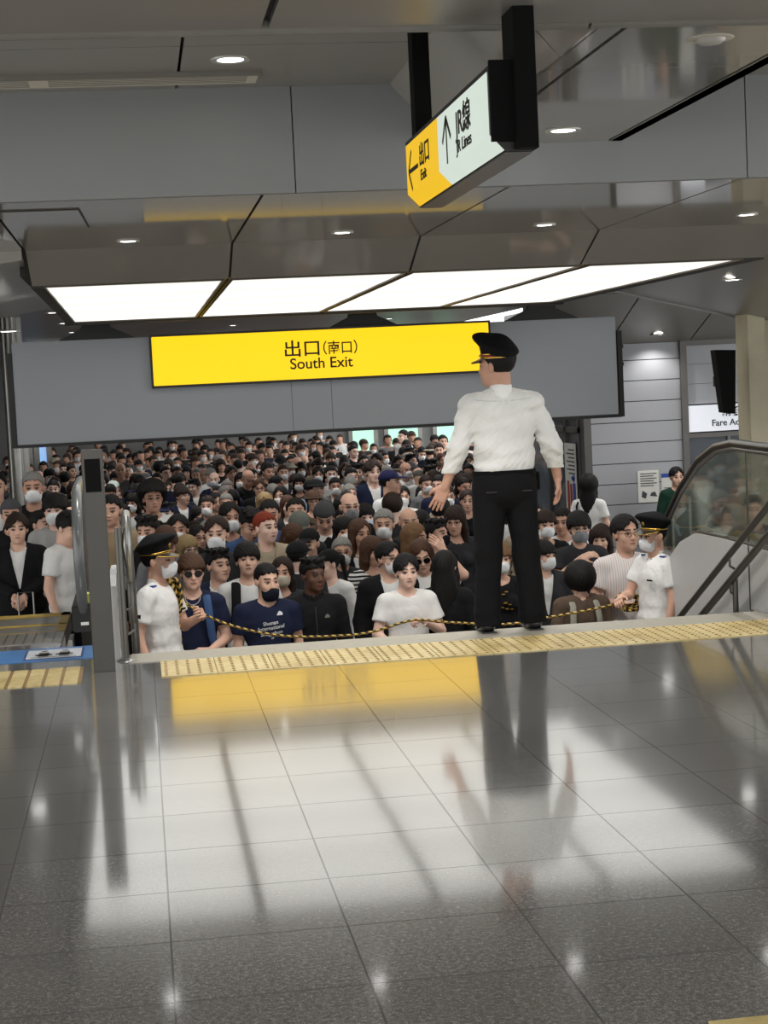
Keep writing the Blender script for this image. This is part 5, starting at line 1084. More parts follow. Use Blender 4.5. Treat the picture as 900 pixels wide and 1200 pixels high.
# ---- catalogue of the people that can be told apart in the photograph
CAT = [
 (219, 645, 'fr', 'bob', 'blonde', 'long', 'black', 'person with dark blond hair and thin glasses behind the man in dark glasses', dict(glasses='clear', skin='e')),
 (231, 632, 'mr', 'parted', 'black', 'shirt', 'charcoal', 'man with black hair and glasses behind the dark blond person', dict(glasses='clear', skin='b')),
 (254, 627, 'm', 'parted', 'dark brown', 'long', 'charcoal', 'tall man in big white mask and dark sweater left of the red-haired person', dict(mask='white', Y=14.9)),
 (311, 620, 'mr', 'short', 'red', 'jacket', 'beige', 'person with short red hair and beige jacket looking up', dict(skin='e', inner='beige', Y=15.2)),
 (331, 672, 'f', 'long', 'dark brown', 'long', 'charcoal', 'woman in beige mask just behind the navy T-shirt man\'s shoulder', dict(mask='beige', Y=13.9)),
 (364, 638, 'ml', 'crop', 'black', 'shirt', 'white', 'man in black baseball cap with a small white emblem looking down left', dict(cap='cap', Y=14.9)),
 (350, 654, 'm', 'crop', 'black', 'jacket', 'charcoal', 'person in black cap and dark coat hidden behind the dark-skinned man', dict(cap='cap', Y=13.9, face=150)),
 (386, 662, 'fl', 'ponytail', 'black', 'long', 'white', 'person in black cap and cream top looking left behind the dark-skinned man', dict(cap='cap', Y=13.9, face=-40)),
 (401, 648, 'm', 'grey', 'grey', 'shirt', 'charcoal', 'grey-haired man with glasses and white mask in the centre crowd', dict(glasses='clear', mask='white', Y=14.8)),
 (421, 627, 'fr', 'long', 'brown', 'jacket', 'black', 'woman with long centre-parted brown hair and bare face', dict(Y=15.6)),
 (403, 624, 'f', 'longbangs', 'black', 'long', 'black', 'woman with straight black fringe and white mask left of the brown-haired woman', dict(mask='white', Y=16.2)),
 (450, 616, 'm', 'grey', 'grey', 'tee', 'black', 'grey-haired man in a very large white mask and black T-shirt', dict(mask='white', Y=15.6, skin='b')),
 (479, 613, 'm', 'bald', 'grey', 'jacket', 'charcoal', 'bald man in white mask, dark jacket and light blue shirt', dict(mask='white', inner='lightblue', Y=15.9, skin='b')),
 (436, 648, 'fr', 'bob', 'brown', 'long', 'white', 'woman in black and white striped top behind the suited man', dict(pat='stripe', Y=14.5)),
 (535, 611, 'fl', 'longbangs', 'dark brown', 'long', 'charcoal', 'woman in thin glasses with brown fringe beside the officer\'s left leg', dict(glasses='clear', Y=16.0)),
 (517, 600, 'm', 'short', 'black', 'shirt', 'lightblue', 'man in light blue shirt seen from behind near the officer\'s left hand', dict(face=150, Y=17.0)),
 (494, 613, 'md', 'short', 'black', 'long', 'black', 'dark-haired person with bowed head right of the bald masked man', dict(Y=16.5)),
 (511, 627, 'mr', 'spiky', 'black', 'long', 'black', 'man with black mask and thick black hair looking right', dict(mask='black', face=25, Y=15.3)),
 (486, 632, 'fr', 'long', 'light brown', 'long', 'charcoal', 'woman with light brown hair behind the sunglasses woman', dict(face=30, Y=15.0)),
 (410, 595, 'm', 'bald', 'black', 'long', 'black', 'balding man in dark-rimmed glasses and grey mask, black top', dict(glasses='clear', mask='grey', Y=17.2)),
 (428, 607, 'f', 'longbangs', 'black', 'long', 'charcoal', 'woman in pale mask with black fringe right of the balding man in glasses', dict(mask='pale', Y=17.3)),
 (347, 602, 'mu', 'short', 'black', 'shirt', 'charcoal', 'man with short black hair and white mask left of centre, above the grey cap', dict(mask='white', Y=17.2)),
 (351, 616, 'md', 'crop', 'grey', 'long', 'charcoal', 'person in grey cap directly below the short-haired masked man', dict(cap='cap', capc=(96, 98, 92), Y=16.2)),
 (340, 630, 'fd', 'long', 'brown', 'long', 'brown', 'woman with long brown hair looking down beside the black baseball cap', dict(face=30, Y=15.3)),
 (179, 585, 'm', 'afro', 'black', 'tee', 'white', 'person with big round black hair, glasses, white T-shirt and black waistcoat', dict(glasses='clear', inner='vest', skin='c', Y=18.6)),
 (133, 574, 'm', 'crop', 'black', 'long', 'navy', 'person in mint white baseball cap and mask right of the sensor post', dict(cap='cap', capc=(206, 222, 214), mask='white')),
 (130, 600, 'm', 'short', 'black', 'shirt', 'tan', 'man in tan patterned shirt between the sensor post and the stair rail', dict(skin='b', Y=17.0)),
 (175, 624, 'ml', 'spiky', 'black', 'long', 'black', 'person with tousled black hair directly behind the left staff\'s cap', dict(Y=15.9, mask='white')),
 (209, 622, 'f', 'parted', 'black', 'long', 'black', 'woman with black hair and low white mask above the dark blond person', dict(mask='white', Y=16.6)),
 (194, 634, 'md', 'curtain', 'brown', 'long', 'grey', 'brown-haired person with bowed head right of the left staff\'s cap', dict(Y=15.4)),
 (243, 594, 'm', 'short', 'dark brown', 'shirt', 'charcoal', 'man in white mask left of the man with glasses and moustache-like shadow', dict(mask='white')),
 (265, 591, 'm', 'short', 'grey', 'shirt', 'olive', 'man with greying hair and glasses, dark olive shirt, left middle', dict(glasses='clear', skin='b')),
 (251, 563, 'm', 'bald', 'dark brown', 'long', 'navy', 'balding man in pale blue mask in the left middle of the crowd', dict(mask='pale')),
 (236, 553, 'm', 'parted', 'black', 'jacket', 'black', 'tall suited man with bare face left of the balding man in pale mask', dict(skin='b', inner='lightblue')),
 (282, 564, 'f', 'longbangs', 'black', 'long', 'black', 'woman with long black fringe and white mask holding a phone, left middle', dict(mask='white')),
 (304, 573, 'm', 'parted', 'brown', 'jacket', 'black', 'man with brown side-parted hair and glasses behind the red-haired person', dict(glasses='clear', skin='b')),
 (310, 591, 'f', 'wavy', 'blonde', 'long', 'black', 'blond-haired person with white mask above the red-haired person', dict(mask='white')),
 (316, 605, 'm', 'short', 'black', 'shirt', 'blue', 'man in blue shirt peeking over the red-haired person', dict(Y=16.4)),
 (291, 612, 'md', 'spiky', 'black', 'shirt', 'blue', 'person with bowed black hair and denim blue collar left of the red-haired person', dict(Y=16.2, face=30)),
 (270, 608, 'f', 'parted', 'black', 'long', 'charcoal', 'masked woman half hidden behind the tall masked man', dict(mask='white', Y=16.9)),
 (211, 577, 'm', 'short', 'black', 'shirt', 'charcoal', 'man with white mask worn on his chin, dark hair, left middle', dict(mask='white', skin='f')),
 (208, 556, 'm', 'short', 'black', 'long', 'black', 'man with dark hair and white mask above the mask-on-chin man', dict(mask='white', skin='c')),
 (164, 567, 'm', 'bowl', 'black', 'long', 'black', 'smiling person with heavy black fringe above the big round hair', dict()),
 (184, 564, 'm', 'short', 'black', 'long', 'black', 'man in white mask right of the smiling person with heavy fringe', dict(mask='white')),
 (198, 574, 'f', 'long', 'dark brown', 'long', 'charcoal', 'small woman with dark hair between two masked men, left middle', dict(H=1.6)),
 (197, 546, 'f', 'bob', 'dark brown', 'long', 'maroon', 'woman with dark brown bob looking left, far left middle', dict(face=-25)),
 (130, 553, 'm', 'crop', 'black', 'long', 'black', 'man in dark cap just right of the sensor post top', dict(cap='cap')),
 (351, 567, 'f', 'longbangs', 'black', 'long', 'black', 'girl with full black fringe and white mask, centre left', dict(mask='white')),
 (393, 571, 'm', 'short', 'black', 'jacket', 'grey', 'man in grey suit and white mask right of a dark rounded hat', dict(mask='white')),
 (372, 573, 'm', 'crop', 'black', 'long', 'charcoal', 'person hidden under a dark bucket hat, centre left', dict(cap='bucket', capc=(38, 38, 40), face=60)),
 (411, 555, 'm', 'short', 'dark brown', 'long', 'navy', 'person wearing a bright blue mask and navy hooded top', dict(mask='blue')),
 (437, 554, 'm', 'curtain', 'dark brown', 'jacket', 'navy', 'tall person with chin-length hair, navy jacket and white shirt', dict(Y=22.5)),
 (458, 567, 'mr', 'crop', 'black', 'tee', 'white', 'man in dark blue baseball cap and white T-shirt turned right', dict(cap='cap', capc=(28, 30, 66), face=40, Y=20.5, skin='b')),
 (427, 542, 'm', 'short', 'black', 'shirt', 'charcoal', 'man in white mask directly above the chin-length haired person', dict(mask='white')),
 (373, 557, 'f', 'curtain', 'black', 'shirt', 'charcoal', 'woman with parted black hair and white mask above the dark hat', dict(mask='white')),
 (353, 551, 'f', 'bob', 'black', 'long', 'black', 'black-bobbed woman in white mask above the fringed girl', dict(mask='white')),
 (341, 542, 'm', 'short', 'black', 'long', 'black', 'man in white mask, up left of the fringed girl', dict(mask='white', skin='c')),
 (325, 569, 'mr', 'parted', 'black', 'tee', 'white', 'man with wet-looking black hair in profile, white T-shirt under black vest', dict(face=35, inner='vest', skin='f')),
 (481, 551, 'm', 'crop', 'grey', 'long', 'charcoal', 'person in grey bucket hat above the blue baseball cap', dict(cap='bucket', capc=(74, 74, 76))),
 (496, 549, 'm', 'crop', 'black', 'tee', 'blue', 'young person in dark teal cap with checked blue and white top', dict(cap='bucket', capc=(26, 36, 52), inner='vest')),
 (472, 512, 'm', 'short', 'black', 'tee', 'white', 'tall person with black hair standing above the far crowd by the leafy screen', dict(Y=38, face=-60)),
 (479, 529, 'm', 'short', 'black', 'long', 'black', 'dark-haired face just below the tall person at the leafy screen', dict(skin='b')),
 (460, 595, 'm', 'fringe', 'dark brown', 'long', 'charcoal', 'brown-haired head seen from behind below the blue baseball cap', dict(face=170, Y=17.6)),
 (472, 583, 'f', 'parted', 'black', 'long', 'white', 'woman in white hood and mask right of the blue baseball cap', dict(mask='white')),
 (367, 588, 'f', 'fringe', 'brown', 'long', 'brown', 'woman in brown rounded hat with fringe, centre left', dict(cap='bucket', capc=(66, 52, 42))),
 (380, 604, 'md', 'crop', 'grey', 'tee', 'white', 'person with grey head bowed and white sleeves, centre left', dict(inner='vest', cap='beanie', capc=(66, 66, 68), Y=16.9)),
 (549, 554, 'm', 'short', 'black', 'shirt', 'white', 'man in white shirt and mask under the officer\'s left forearm', dict(mask='white')),
 (545, 572, 'm', 'short', 'black', 'long', 'charcoal', 'man with short black hair below the officer\'s left forearm', dict(face=15)),
 (525, 583, 'm', 'short', 'dark brown', 'shirt', 'beige', 'person with white mask beside the officer\'s left hand', dict(mask='white')),
 (548, 588, 'f', 'parted', 'dark brown', 'long', 'black', 'woman with centre-parted hair between the officer\'s left hand and hip', dict()),
 (519, 518, 'm', 'short', 'black', 'tee', 'charcoal', 'black-haired face in front of the right-hand lit screen', dict(Y=36)),
 (39, 573, 'm', 'short', 'grey', 'tee', 'black', 'man with grey swept hair and white mask wearing a grey backpack, left', dict(mask='white', Y=18.8, skin='c')),
 (50, 575, 'fr', 'long', 'dark brown', 'long', 'pink', 'woman with brown hair right of the man with grey swept hair', dict(H=1.6)),
 (76, 562, 'm', 'bowl', 'black', 'tee', 'cream', 'person seen from behind in cream top with a dark strap, left', dict(face=170)),
 (75, 551, 'm', 'short', 'black', 'long', 'charcoal', 'bare-faced man above the cream top, left', dict()),
 (63, 544, 'm', 'short', 'grey', 'long', 'black', 'person in pale cap and mask in the far left crowd', dict(mask='white', cap='cap', capc=(150, 146, 130))),
 (64, 599, 'm', 'bowl', 'black', 'shirt', 'silver', 'masked man with black fringe and pale shirt, left behind the newel', dict(mask='white', Y=17.6)),
 (48, 616, 'mr', 'short', 'black', 'jacket', 'navy', 'man in navy suit and white mask looking right beyond the left escalator', dict(mask='white', face=25, Y=17.8)),
 
 (13, 604, 'm', 'crop', 'grey', 'long', 'black', 'person in grey knit hat behind the black-suited man, far left', dict(cap='beanie', capc=(76, 76, 80), Y=18.0)),
 (76, 617, 'md', 'spiky', 'black', 'tee', 'white', 'person in white short sleeves with bowed head beside the left newel', dict(face=60, Y=16.4)),
 (-5, 572, 'm', 'short', 'black', 'tee', 'white', 'person at the very left edge with black hair and white top', dict(Y=18.8)),
]
placed = []
# people may not stand inside each other: slide them along their line of sight, within believable statures
FIX = [(o.location.x, o.location.y) for o in COL.objects if o.get('category') == 'person']
ys = []
for (x, y, b, h, hc, tp, tc, lb, kw) in CAT:
    ys.append(kw.get('Y') or onZ(x, y, F0+.932*kw.get('H', 1.67)).y)
lim = []
for (x, y, *_r_) in CAT:
    fv = lambda H: onZ(x, y, F0+.932*H).y
    lim.append((fv(1.86), fv(1.52)))
y0s = list(ys)
for it in range(150):
    for i in range(len(CAT)):
        pi = onY(CAT[i][0], CAT[i][1], ys[i]); 
        for j in range(len(CAT)+len(FIX)):
            if j == i: continue
            if j < len(CAT): pj = onY(CAT[j][0], CAT[j][1], ys[j]); qx, qy = pj.x, pj.y
            else: qx, qy = FIX[j-len(CAT)]
            dd = math.hypot((pi.x-qx)/.46, (pi.y-qy)/.34)
            if dd < 1:
                st = .04*(1 if pi.y > qy or (pi.y == qy and i > j) else -1)
                ny = ys[i]+st
                if CAT[i][8].get('Y') == 38 or CAT[i][8].get('Y') == 36: continue
                if min(lim[i][0], y0s[i]) <= ny <= max(lim[i][1], y0s[i]): ys[i] = ny
for (x, y, b, h, hc, tp, tc, lb, kw), yy_ in zip(CAT, ys):
    kw = dict(kw); kw['Y'] = yy_; kw.pop('H', None); kw.setdefault('skin', rnd.choice('aabce')); kw.setdefault('face', rnd.uniform(-14, 14)); kw.setdefault('noshoe', True)
    placed.append(person(x, y, b, h, hc, tp, tc, lb, group=CR, **kw))
n_named = len(placed)
OCC = []
for o in COL.objects:
    if o.get('category') == 'person': OCC.append((o.location.x, o.location.y))
# ---- the rest of the crowd: rows towards the far end, individuals to about 33 m
PROTO = {}
HM = [('short', 'black'), ('short', 'black'), ('parted', 'black'), ('bowl', 'black'), ('fringe', 'dark brown'), ('spiky', 'black'), ('short', 'grey'), ('curtain', 'dark brown'), ('short', 'dark brown'), ('bald', 'grey')]
HF = [('long', 'black'), ('longbangs', 'black'), ('bob', 'black'), ('bob', 'dark brown'), ('long', 'brown'), ('ponytail', 'black')]
TOPS = [('tee', 'black'), ('long', 'black'), ('shirt', 'white'), ('jacket', 'black'), ('jacket', 'navy'), ('long', 'charcoal'), ('tee', 'white'), ('shirt', 'lightblue'), ('long', 'navy'), ('tee', 'grey'), ('long', 'beige'), ('long', 'black'), ('jacket', 'charcoal'), ('shirt', 'white')]
HN = {'short': 'short %s hair', 'parted': 'parted %s hair', 'bowl': '%s bowl-cut hair', 'fringe': '%s fringe', 'spiky': 'tousled %s hair', 'curtain': 'chin-length %s hair', 'bald': 'balding %s hair', 'long': 'long %s hair', 'longbangs': 'long fringed %s hair', 'bob': '%s bob', 'ponytail': '%s ponytail'}
TN = {'tee': '%s T-shirt', 'long': '%s sweater', 'shirt': '%s shirt', 'jacket': '%s jacket'}
spots = []; Yr = 17.6; row = 0
n_people = len([1 for o in COL.objects if o.get('category') == 'person'])
while Yr < 35 and len(spots)+n_people < 285:
    x0, x1 = onY(-6, 540, Yr).x, onY(640 if Yr < 23 else 585, 540, Yr).x; x = x0+rnd.uniform(0, .4)
    while x < x1:
        X_, Y_ = x+rnd.uniform(-.1, .1), Yr+rnd.uniform(-.2, .2)
        # keep clear of those already standing there, and do not stand in front of the catalogued ones
        ok = all((X_-a)**2+(Y_-b)**2 > .19 for a, b in OCC) and not (X_ < -1.0 and abs(Y_-21) < .5) and not (X_ < -1.55 and 19 < Y_ < 20.3) and not (X_ > 5.7 and Y_ > 22.4)
        if ok and Yr < 24:
            for a, b in OCC:
                if 0 < b-Y_ < 3.0:
                    if abs(X_/Y_-a/b) < .20/Y_ and b-Y_ < 2.6: ok = False; break
        if ok: spots.append((X_, Y_, row)); OCC.append((X_, Y_))
        x += .52+.012*(Yr-20)
    row += 1; Yr += .62+.03*(Yr-17)
def dup(root):
    r = root.copy(); COL.objects.link(r)
    for ch in list(root.children):
        c = ch.copy(); COL.objects.link(c); c.parent = r
        for g in ch.children: d_ = g.copy(); COL.objects.link(d_); d_.parent = c
    return r
seen = {}; cnt = {}
for X_, Y_, rw in spots:
    fem = rnd.random() < .36; h, hc = rnd.choice(HF if fem else HM); tp, tc = rnd.choice(TOPS); mk = rnd.random() < .40; b = ('f' if fem else 'm')+rnd.choice(['', '', '', 'l', 'r', 'd'])
    capk = None if rnd.random() > .08 else rnd.choice(['cap', 'bucket']); gl_ = (not mk) and rnd.random() < .15
    key = (b, h, hc, tp, tc, mk, capk, gl_); Hh = rnd.gauss(1.62 if fem else 1.69, .045); fc = rnd.gauss(0, 18)
    if rnd.random() < .07: fc += 180
    if key not in PROTO:
        r_ = person(0, 0, b, h, hc, tp, tc, 'x', loc=(X_, Y_, F0), H=Hh, mask='white' if mk else None, cap=capk, capc=rnd.choice([(24, 24, 26), (60, 60, 62), (30, 34, 60), (170, 165, 150)]), glasses='clear' if gl_ else None, noshoe=True, skin=rnd.choice('aabce'), inner='white' if tp == 'jacket' else None)
        PROTO[key] = r_
    else:
        r_ = dup(PROTO[key]); r_.location = (X_, Y_, F0); r_.scale = (Hh/1.7,)*3
    r_.rotation_euler.z = R(fc); r_['group'] = CR; r_['category'] = 'person'
    lk = '%s with %s%s%s, %s' % ('woman' if fem else 'man', HN[h] % hc, ', white mask' if mk else '', ', '+('dark cap' if capk == 'cap' else 'round hat') if capk else (', glasses' if gl_ else ''), TN[tp] % tc)
    px, py = pix((X_, Y_, F0+1.5)); zone = 'left of post' if px < 95 else 'above left rail' if px < 178 else 'centre left' if px < 300 else 'under sign lettering' if px < 425 else 'centre right' if px < 515 else 'beside officer'
    dep = 'near' if Y_ < 20.5 else 'middle' if Y_ < 25 else 'far' if Y_ < 30 else 'farthest'
    seen.setdefault((lk, dep, zone), []).append(r_)
    r_['_k'] = 0
for (lk, dep, zone), L in seen.items():
    for i, r_ in enumerate(sorted(L, key=lambda r: pix(r.location)[0])):
        t_ = '%s, %s crowd %s' % (lk.replace('bowl-cut', 'bowl'), dep, zone)
        if len(L) > 1: t_ = '%s, %s' % (t_, ['leftmost', 'second', 'third', 'fourth', 'fifth', 'sixth'][min(i, 5)])
        w_ = t_.split(); r_['label'] = ' '.join(w_ if len(w_) <= 16 else [v for v in w_ if v not in ('with', 'hair,')])
        del r_['_k']
# ---- beyond: too many to count, one mesh of simpler figures
def far_figure(b, h, top):
    o = dict(BASES[b]); s = SDF(axis(-.34, .34, .03, [(-.1, .1, .016)]), axis(-.2, .2, .022, [(-.14, .1, .016)]), axis(.4, 1.78, .045, [(1.4, 1.76, .016)])); sculpt_torso(s, o, .02); [s.cap(sj(o, q), (q*.24, .03, 1.0), .062, .05, k=.02) for q in (-1, 1)]; sculpt_head(s, o); V, Q = s.surf()
    Cn = V[Q].mean(1); mi = np.where(Cn[:, 2] > 1.43, 0, 1); P = paint_head(V, o); 
    fr = {'short': .06, 'bowl': .025, 'long': .05}[h]; L = V-HC; zl = np.interp(L[:, 1], [-.13, -.055, -.028, .012, .035, .12], [fr, fr, fr-.01, -.02, -.06, -.1 if h != 'long' else -.3])
    hair = L[:, 2] > zl; hair &= V[:, 2] > (1.44 if h != 'long' else 1.3); grow = V-np.array([0, .02, 1.62]); grow /= np.linalg.norm(grow, axis=1)[:, None]; V = V+grow*np.where(hair, .016, 0)[:, None]
    hq = hair[Q].mean(1) > .5; mi = np.where(hq, 2, mi); return V, Q, mi
FAR = [far_figure('m', 'short', 0), far_figure('mr', 'bowl', 0), far_figure('f', 'long', 0), far_figure('ml', 'short', 0)]
FM = [mat('far_skin_light', srgb(206, 162, 138), .6), mat('far_skin_tan', srgb(186, 142, 118), .6), mat('far_hair', srgb(22, 20, 20), .6, spec=.2), mat('far_hair_brown', srgb(52, 38, 30), .6, spec=.2), mat('far_cloth_black', srgb(26, 26, 30), .9), mat('far_cloth_navy', srgb(38, 44, 66), .9), mat('far_cloth_white', srgb(214, 214, 212), .9), mat('far_cloth_grey', srgb(110, 110, 112), .9), mat('far_mask', srgb(232, 232, 234), .9)]
VV, QQ, MM, n0 = [], [], [], 0
Yr = max(Yr, 30.5)+.3
while Yr < 49.3:
    x0, x1 = onY(-6, 520, Yr).x, onY(585 if Yr < 41 else 400, 520, Yr).x; x = x0+rnd.uniform(0, .5)
    while x < x1:
        V, Q, mi = rnd.choice(FAR); Hh = rnd.gauss(1.66, .06)/1.7; a = R(rnd.gauss(0, 25)); c_, s_ = math.cos(a), math.sin(a)
        if (pix((x, Yr, 0))[0] < 62 and Yr > 38.5) or any(abs(x-a) < .6 and abs(Yr-b) < .7 for a, b in OCC if b > 30): x += .6; continue
        W_ = V*Hh; W_ = np.stack([W_[:, 0]*c_-W_[:, 1]*s_+x+rnd.uniform(-.1, .1), W_[:, 0]*s_+W_[:, 1]*c_+Yr+rnd.uniform(-.25, .25), W_[:, 2]+F0], 1)
        sk = rnd.randint(0, 1); ha = 2 if rnd.random() < .75 else 3; cl = rnd.choice([4, 4, 4, 4, 5, 6, 6, 7]); lut = np.array([sk, cl, ha]); m_ = lut[mi]
        if rnd.random() < .4:
            Cn = V[Q].mean(1)-HC; m_ = np.where((Cn[:, 1] < -.04) & (Cn[:, 2] < -.015) & (Cn[:, 2] > -.11) & (mi == 0), 8, m_)
        VV.append(W_); QQ.append(Q+n0); MM.append(m_); n0 += len(V); x += .53+.01*(Yr-34)
    Yr += 1.05+.02*(Yr-34)
me = mesh_np('distant_crowd', np.concatenate(VV), np.concatenate(QQ), FM); me.polygons.foreach_set('material_index', np.concatenate(MM).astype(np.int32))
dc = bpy.data.objects.new('distant_crowd', me); COL.objects.link(dc); tag(dc, 'dense mass of distant people filling the far end of the lower concourse', 'crowd', kind='stuff')

# ------------------------------------------------------------------ the officer on the stair head, seen from behind
OF = dict(st=.04, turn=50, pitch=0, tilt=3, sw=.195, arm={1: dict(el=(.275, .02, 1.105), wr=(.352, -.03, .885), hand=1, hd=(.42, -.2, -.9), pn=(-.2, -.9, .1), side=-1, curl=.22, spread=.35), -1: dict(el=(-.295, .03, 1.10), wr=(-.335, -.02, .90), hand=1, hd=(-.12, -.2, -1), pn=(1, -.1, 0), side=-1, curl=.35, spread=.25)})
fp = onZ(598, 739, 0); off = empty('person', (fp.x, fp.y, .0)); off.rotation_euler.z = R(180); off.scale = (.985,)*3
tag(off, 'station officer in peaked cap and black trousers standing at the stair head, back turned', 'person')
child(sculpt_body(OF, .005, True), 'body', off, SK['c'])
s = SDF(axis(-.46, .46, .0075, []), axis(-.24, .26, .0075, []), axis(.90, 1.56, .0075, [])); s.frame(); g = .016
sculpt_torso(s, OF, g); s.ell((0, .02, 1.08), (.178, .125, .13), k=.05); s.ell((0, .02, .99), (.172, .122, .06), k=.04)
for q in (-1, 1):
    a = OF['arm'][q]; S = np.array(sj(OF, q)); E = np.array(a['el']); Wp = np.array(a['wr']); s.cap(S, E, .060, .062, k=.03); s.cap(E, Wp-(Wp-E)*.12, .062, .048, k=.02)
    s.cap(Wp-(Wp-E)*.14, Wp+(Wp-E)*.08, .042, .041, k=.004, fb=True, fa=True)
x_, y_, z_ = s.grid()
r_ = np.random.RandomState(5)   # drape folds: diagonal pulls over the back and rings at the elbows
s.D += (.0045*np.sin(34*z_+18*np.abs(x_-.02)+2.5*np.sin(9*x_))*np.clip((y_+.02)*9, 0, 1)*np.clip((1.32-z_)*6, 0, 1)).astype(np.float32)
s.wrinkle(.0044, 27, 9, .8)
for q in (-1, 1):
    E = np.array(OF['arm'][q]['el']); dd = np.sqrt((x_-E[0])**2+(y_-E[1])**2+(z_-E[2])**2); s.D += (.0045*np.sin(z_*95+x_*q*50)*np.exp(-(dd/.11)**2)).astype(np.float32)
s.inter(.966-z_+0*x_+0*y_); cut_neck(s, OF, .060, 1.452)
V, Q = s.surf(); sh = child(mesh_np('shirt', V, Q, 'fabric'), 'shirt', off, (218, 218, 215))
child(sculpt_collar(OF), 'collar', sh, (236, 236, 232))
q = MB(); q.tube([(-.175, .09, 1.395), (-.10, .105, 1.385), (0, .112, 1.38), (.10, .105, 1.385), (.175, .09, 1.395)], .0022, 6); z_ = q.build('yoke_seam', 'fabric', sh); z_.color = srgb(190, 190, 186)
for q_ in (-1, 1):
    q = MB(); q.box(q_*.13-.028, q_*.13+.028, -.03, .07, 1.424, 1.436); z_ = q.build('epaulette', 'fabric', sh, bevel=.005); z_.color = srgb(225, 225, 222); z_.rotation_euler = (0, 0, 0)
q = MB(); q.box(.232, .252, -.02, .03, 1.285, 1.30); z_ = q.build('sleeve_badge', 'black_matte', sh)
s = SDF(axis(-.3, .3, .009, []), axis(-.26, .26, .009, []), axis(.015, 1.0, .011, [])); s.frame()
s.ell((0, .02, .93), (.190, .138, .12), k=.03); s.ell((0, .04, .86), (.165, .125, .12), k=.04)
for q in (-1, 1):
    s.cap((q*.090, .015, .86), (q*.115, .01, .48), .106, .084, k=.02); s.cap((q*.115, .01, .48), (q*.142, .02, .045), .084, .080, k=.03, fb=True)
x_, y_, z_ = s.grid(); s.D += (.004*np.sin(z_*26+np.abs(x_)*20)*np.exp(-((z_-.45)/.16)**2)+.0045*np.sin(z_*60+x_*15)*np.exp(-((z_-.08)/.06)**2)).astype(np.float32); s.wrinkle(.0022, 14, 4, .7)
s.inter(z_-.962+0*x_+0*y_); V, Q = s.surf(); tr_ = child(mesh_np('trousers', V, Q, 'fabric'), 'trousers', off, (14, 14, 17))
q = MB(); q.v = []; n = 40
for i in range(n):
    t = 2*math.pi*i/n
    for rr, zz in ((.186, .928), (.1925, .928), (.1925, .972), (.184, .972)): q.v.append((math.cos(t)*rr, .018+math.sin(t)*rr*.735, zz))
for i in range(n):
    a = i*4; b = ((i+1) % n)*4; q.f += [[a+k, b+k, b+(k+1) % 4, a+(k+1) % 4] for k in range(4)]; q.m += [0]*4
q.build('belt', 'black_matte', tr_, smooth=True)
for q_ in (-1, 1):
    m = MB(); m.box(q_*.095-.042, q_*.095+.042, .146, .150, .845, .851); m.build('back_pocket', 'groove_dark', tr_)
for q_ in (-1, 1):
    o_ = child(sculpt_shoe(q_), 'shoe', off, (16, 16, 18)); o_.location.x = q_*.04; m = MB(); m.box(q_*.103-.045, q_*.103+.045, -.17, .088, 0, .012); m.build('sole', 'rubber_black', o_, bevel=.004)
q = MB(); q.box(-.215, -.185, -.02, .03, .84, .95); z_ = q.build('belt_pouch', 'black_matte', off, bevel=.006)
child(sculpt_hair('short', OF), 'hair', off, HCOL['black']); uniform_cap(off, OF, (13, 13, 15), rake=-25)

# ------------------------------------------------------------------ the striped rope across the stair foot
t = NT('rope_twist'); tc = t.add('ShaderNodeTexCoord'); sp = t.add('ShaderNodeSeparateXYZ'); t.link(tc.outputs['UV'], sp.inputs[0])
k = t.math('GREATER_THAN', t.math('FRACT', t.math('ADD', t.math('MULTIPLY', sp.outputs[0], 1.0), sp.outputs[1])), .5)
m2 = t.add('ShaderNodeMix', data_type='RGBA'); t.link(k, m2.inputs[0]); m2.inputs[6].default_value = srgb(214, 178, 92); m2.inputs[7].default_value = srgb(30, 26, 18); t.link(m2.outputs[2], t.b.inputs['Base Color']); t.b.inputs['Roughness'].default_value = .8
def rope_mesh(name, pts, r_, pitch=.05, n=8):
    q = MB(); q.tube(pts, r_, n); me = bpy.data.meshes.new(name); me.from_pydata(q.v, [], q.f); me.materials.append(MATS['rope_twist']); uv = me.uv_layers.new(name='UVMap'); L = [0]
    for a, b in zip(pts[:-1], pts[1:]): L.append(L[-1]+(Vector(b)-Vector(a)).length)
    for pl in me.polygons:
        for li, vi in zip(pl.loop_indices, pl.vertices):
            ring, kk = divmod(vi, n); uv.data[li].uv = (L[ring]/pitch, kk/n)
    me.polygons.foreach_set('use_smooth', [True]*len(me.polygons)); return me
def cat(p, q, sag, n):
    return [tuple(Vector(p).lerp(Vector(q), i/n)-Vector((0, 0, sag*4*(i/n)*(1-i/n)))) for i in range(n+1)]
A = [onY(209, 703, 12.45), onY(262, 730, 12.55), onY(330, 745, 12.6), onY(400, 745, 12.6), onY(438, 740, 12.6), onY(483, 727, 12.65), onY(520, 729, 12.7), onY(560, 731, 12.55), onY(600, 731, 12.5), (onY(640, 724, 12.45)), onY(690, 715, 12.45), onY(731, 706, 12.5)]
def smooth_path(P, n=8):
    out = []
    for i in range(len(P)-1):
        p0, p1, p2, p3 = P[max(i-1, 0)], P[i], P[i+1], P[min(i+2, len(P)-1)]
        for j in range(n):
            t = j/n; out.append(.5*((2*p1)+(p2-p0)*t+(2*p0-5*p1+4*p2-p3)*t*t+(3*p1-p0-3*p2+p3)*t**3))
    return out+[P[-1]]
pts = smooth_path(A); ln = sum((a-b).length for a, b in zip(pts[:-1], pts[1:])); pts2 = [pts[0]]
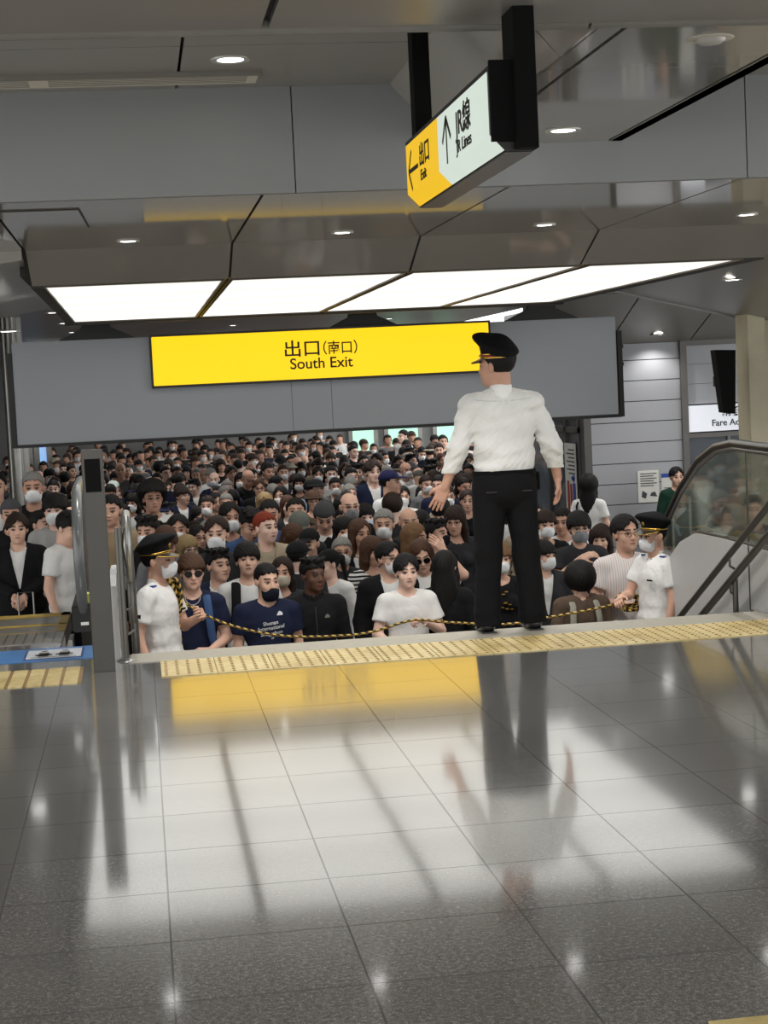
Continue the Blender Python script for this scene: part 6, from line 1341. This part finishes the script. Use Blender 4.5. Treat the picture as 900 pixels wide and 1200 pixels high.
R_ = bpy.data.objects.new('rope', rope_mesh('rope', pts, .0095, .055)); COL.objects.link(R_); tag(R_, 'yellow and black twisted rope stretched across in front of the crowd', 'rope')
def bundle(cx, cy, cz, hgt, label, vert=True):
    e = empty('rope_bundle', (cx, cy, cz)); tag(e, label, 'rope', 'coiled ends of the striped rope')
    rr = random.Random(int(cx*100))
    for i in range(11):
        w_ = rr.uniform(.03, .06); off_ = rr.uniform(-.04, .04); h_ = hgt*rr.uniform(.75, 1.05); P = []
        for j in range(21):
            t = 2*math.pi*j/20; P.append(Vector((w_*math.cos(t)+off_, (i-5)*.010+.008*math.sin(2*t), h_*.5*math.sin(t)+rr.uniform(-.006, .006))) if vert else Vector((h_*.5*math.cos(t), (i-5)*.010, w_*math.sin(t)+off_*.4)))
        o_ = bpy.data.objects.new('coil', rope_mesh('coil', P, .010, .05)); COL.objects.link(o_); o_.parent = e
    if vert: o_ = bpy.data.objects.new('loose_end', rope_mesh('loose_end', [Vector((.03, 0, -hgt*.4)), Vector((.045, -.01, -hgt*.7)), Vector((.05, 0, -hgt*1.1)), Vector((.062, 0, -hgt*1.45))], .009, .05)); COL.objects.link(o_); o_.parent = e
b0 = onY(201, 700, 12.38); bundle(b0.x, b0.y, b0.z, .30, 'thick coil of striped rope held at the chest by the left staff')
b0 = onY(737, 704, 12.42); bundle(b0.x, b0.y, b0.z, .17, 'small coil of striped rope in the right staff member\'s hand', False)
# suitcase handles at the far left
q0 = onY(30, 694, 16.6); hh = q0.z-F0
e = empty('suitcase', (q0.x, 16.58, F0)); tag(e, 'suitcase with a tall telescopic handle in front of the black-suited man', 'suitcase')
MB().box(-.2, .2, -.12, .12, .05, .62).build('shell', 'black_matte', e, bevel=.03); MB().tube([(-.07, 0, .6), (-.07, 0, hh), (.07, 0, hh), (.07, 0, .6)], .009, 8).build('handle', 'steel', e)
for q_ in (-1, 1): MB().lathe([(0, 0), (.03, 0), (.03, .03), (0, .03)], (q_*.15, 0, .02), 14).build('wheel', 'rubber_black', e)
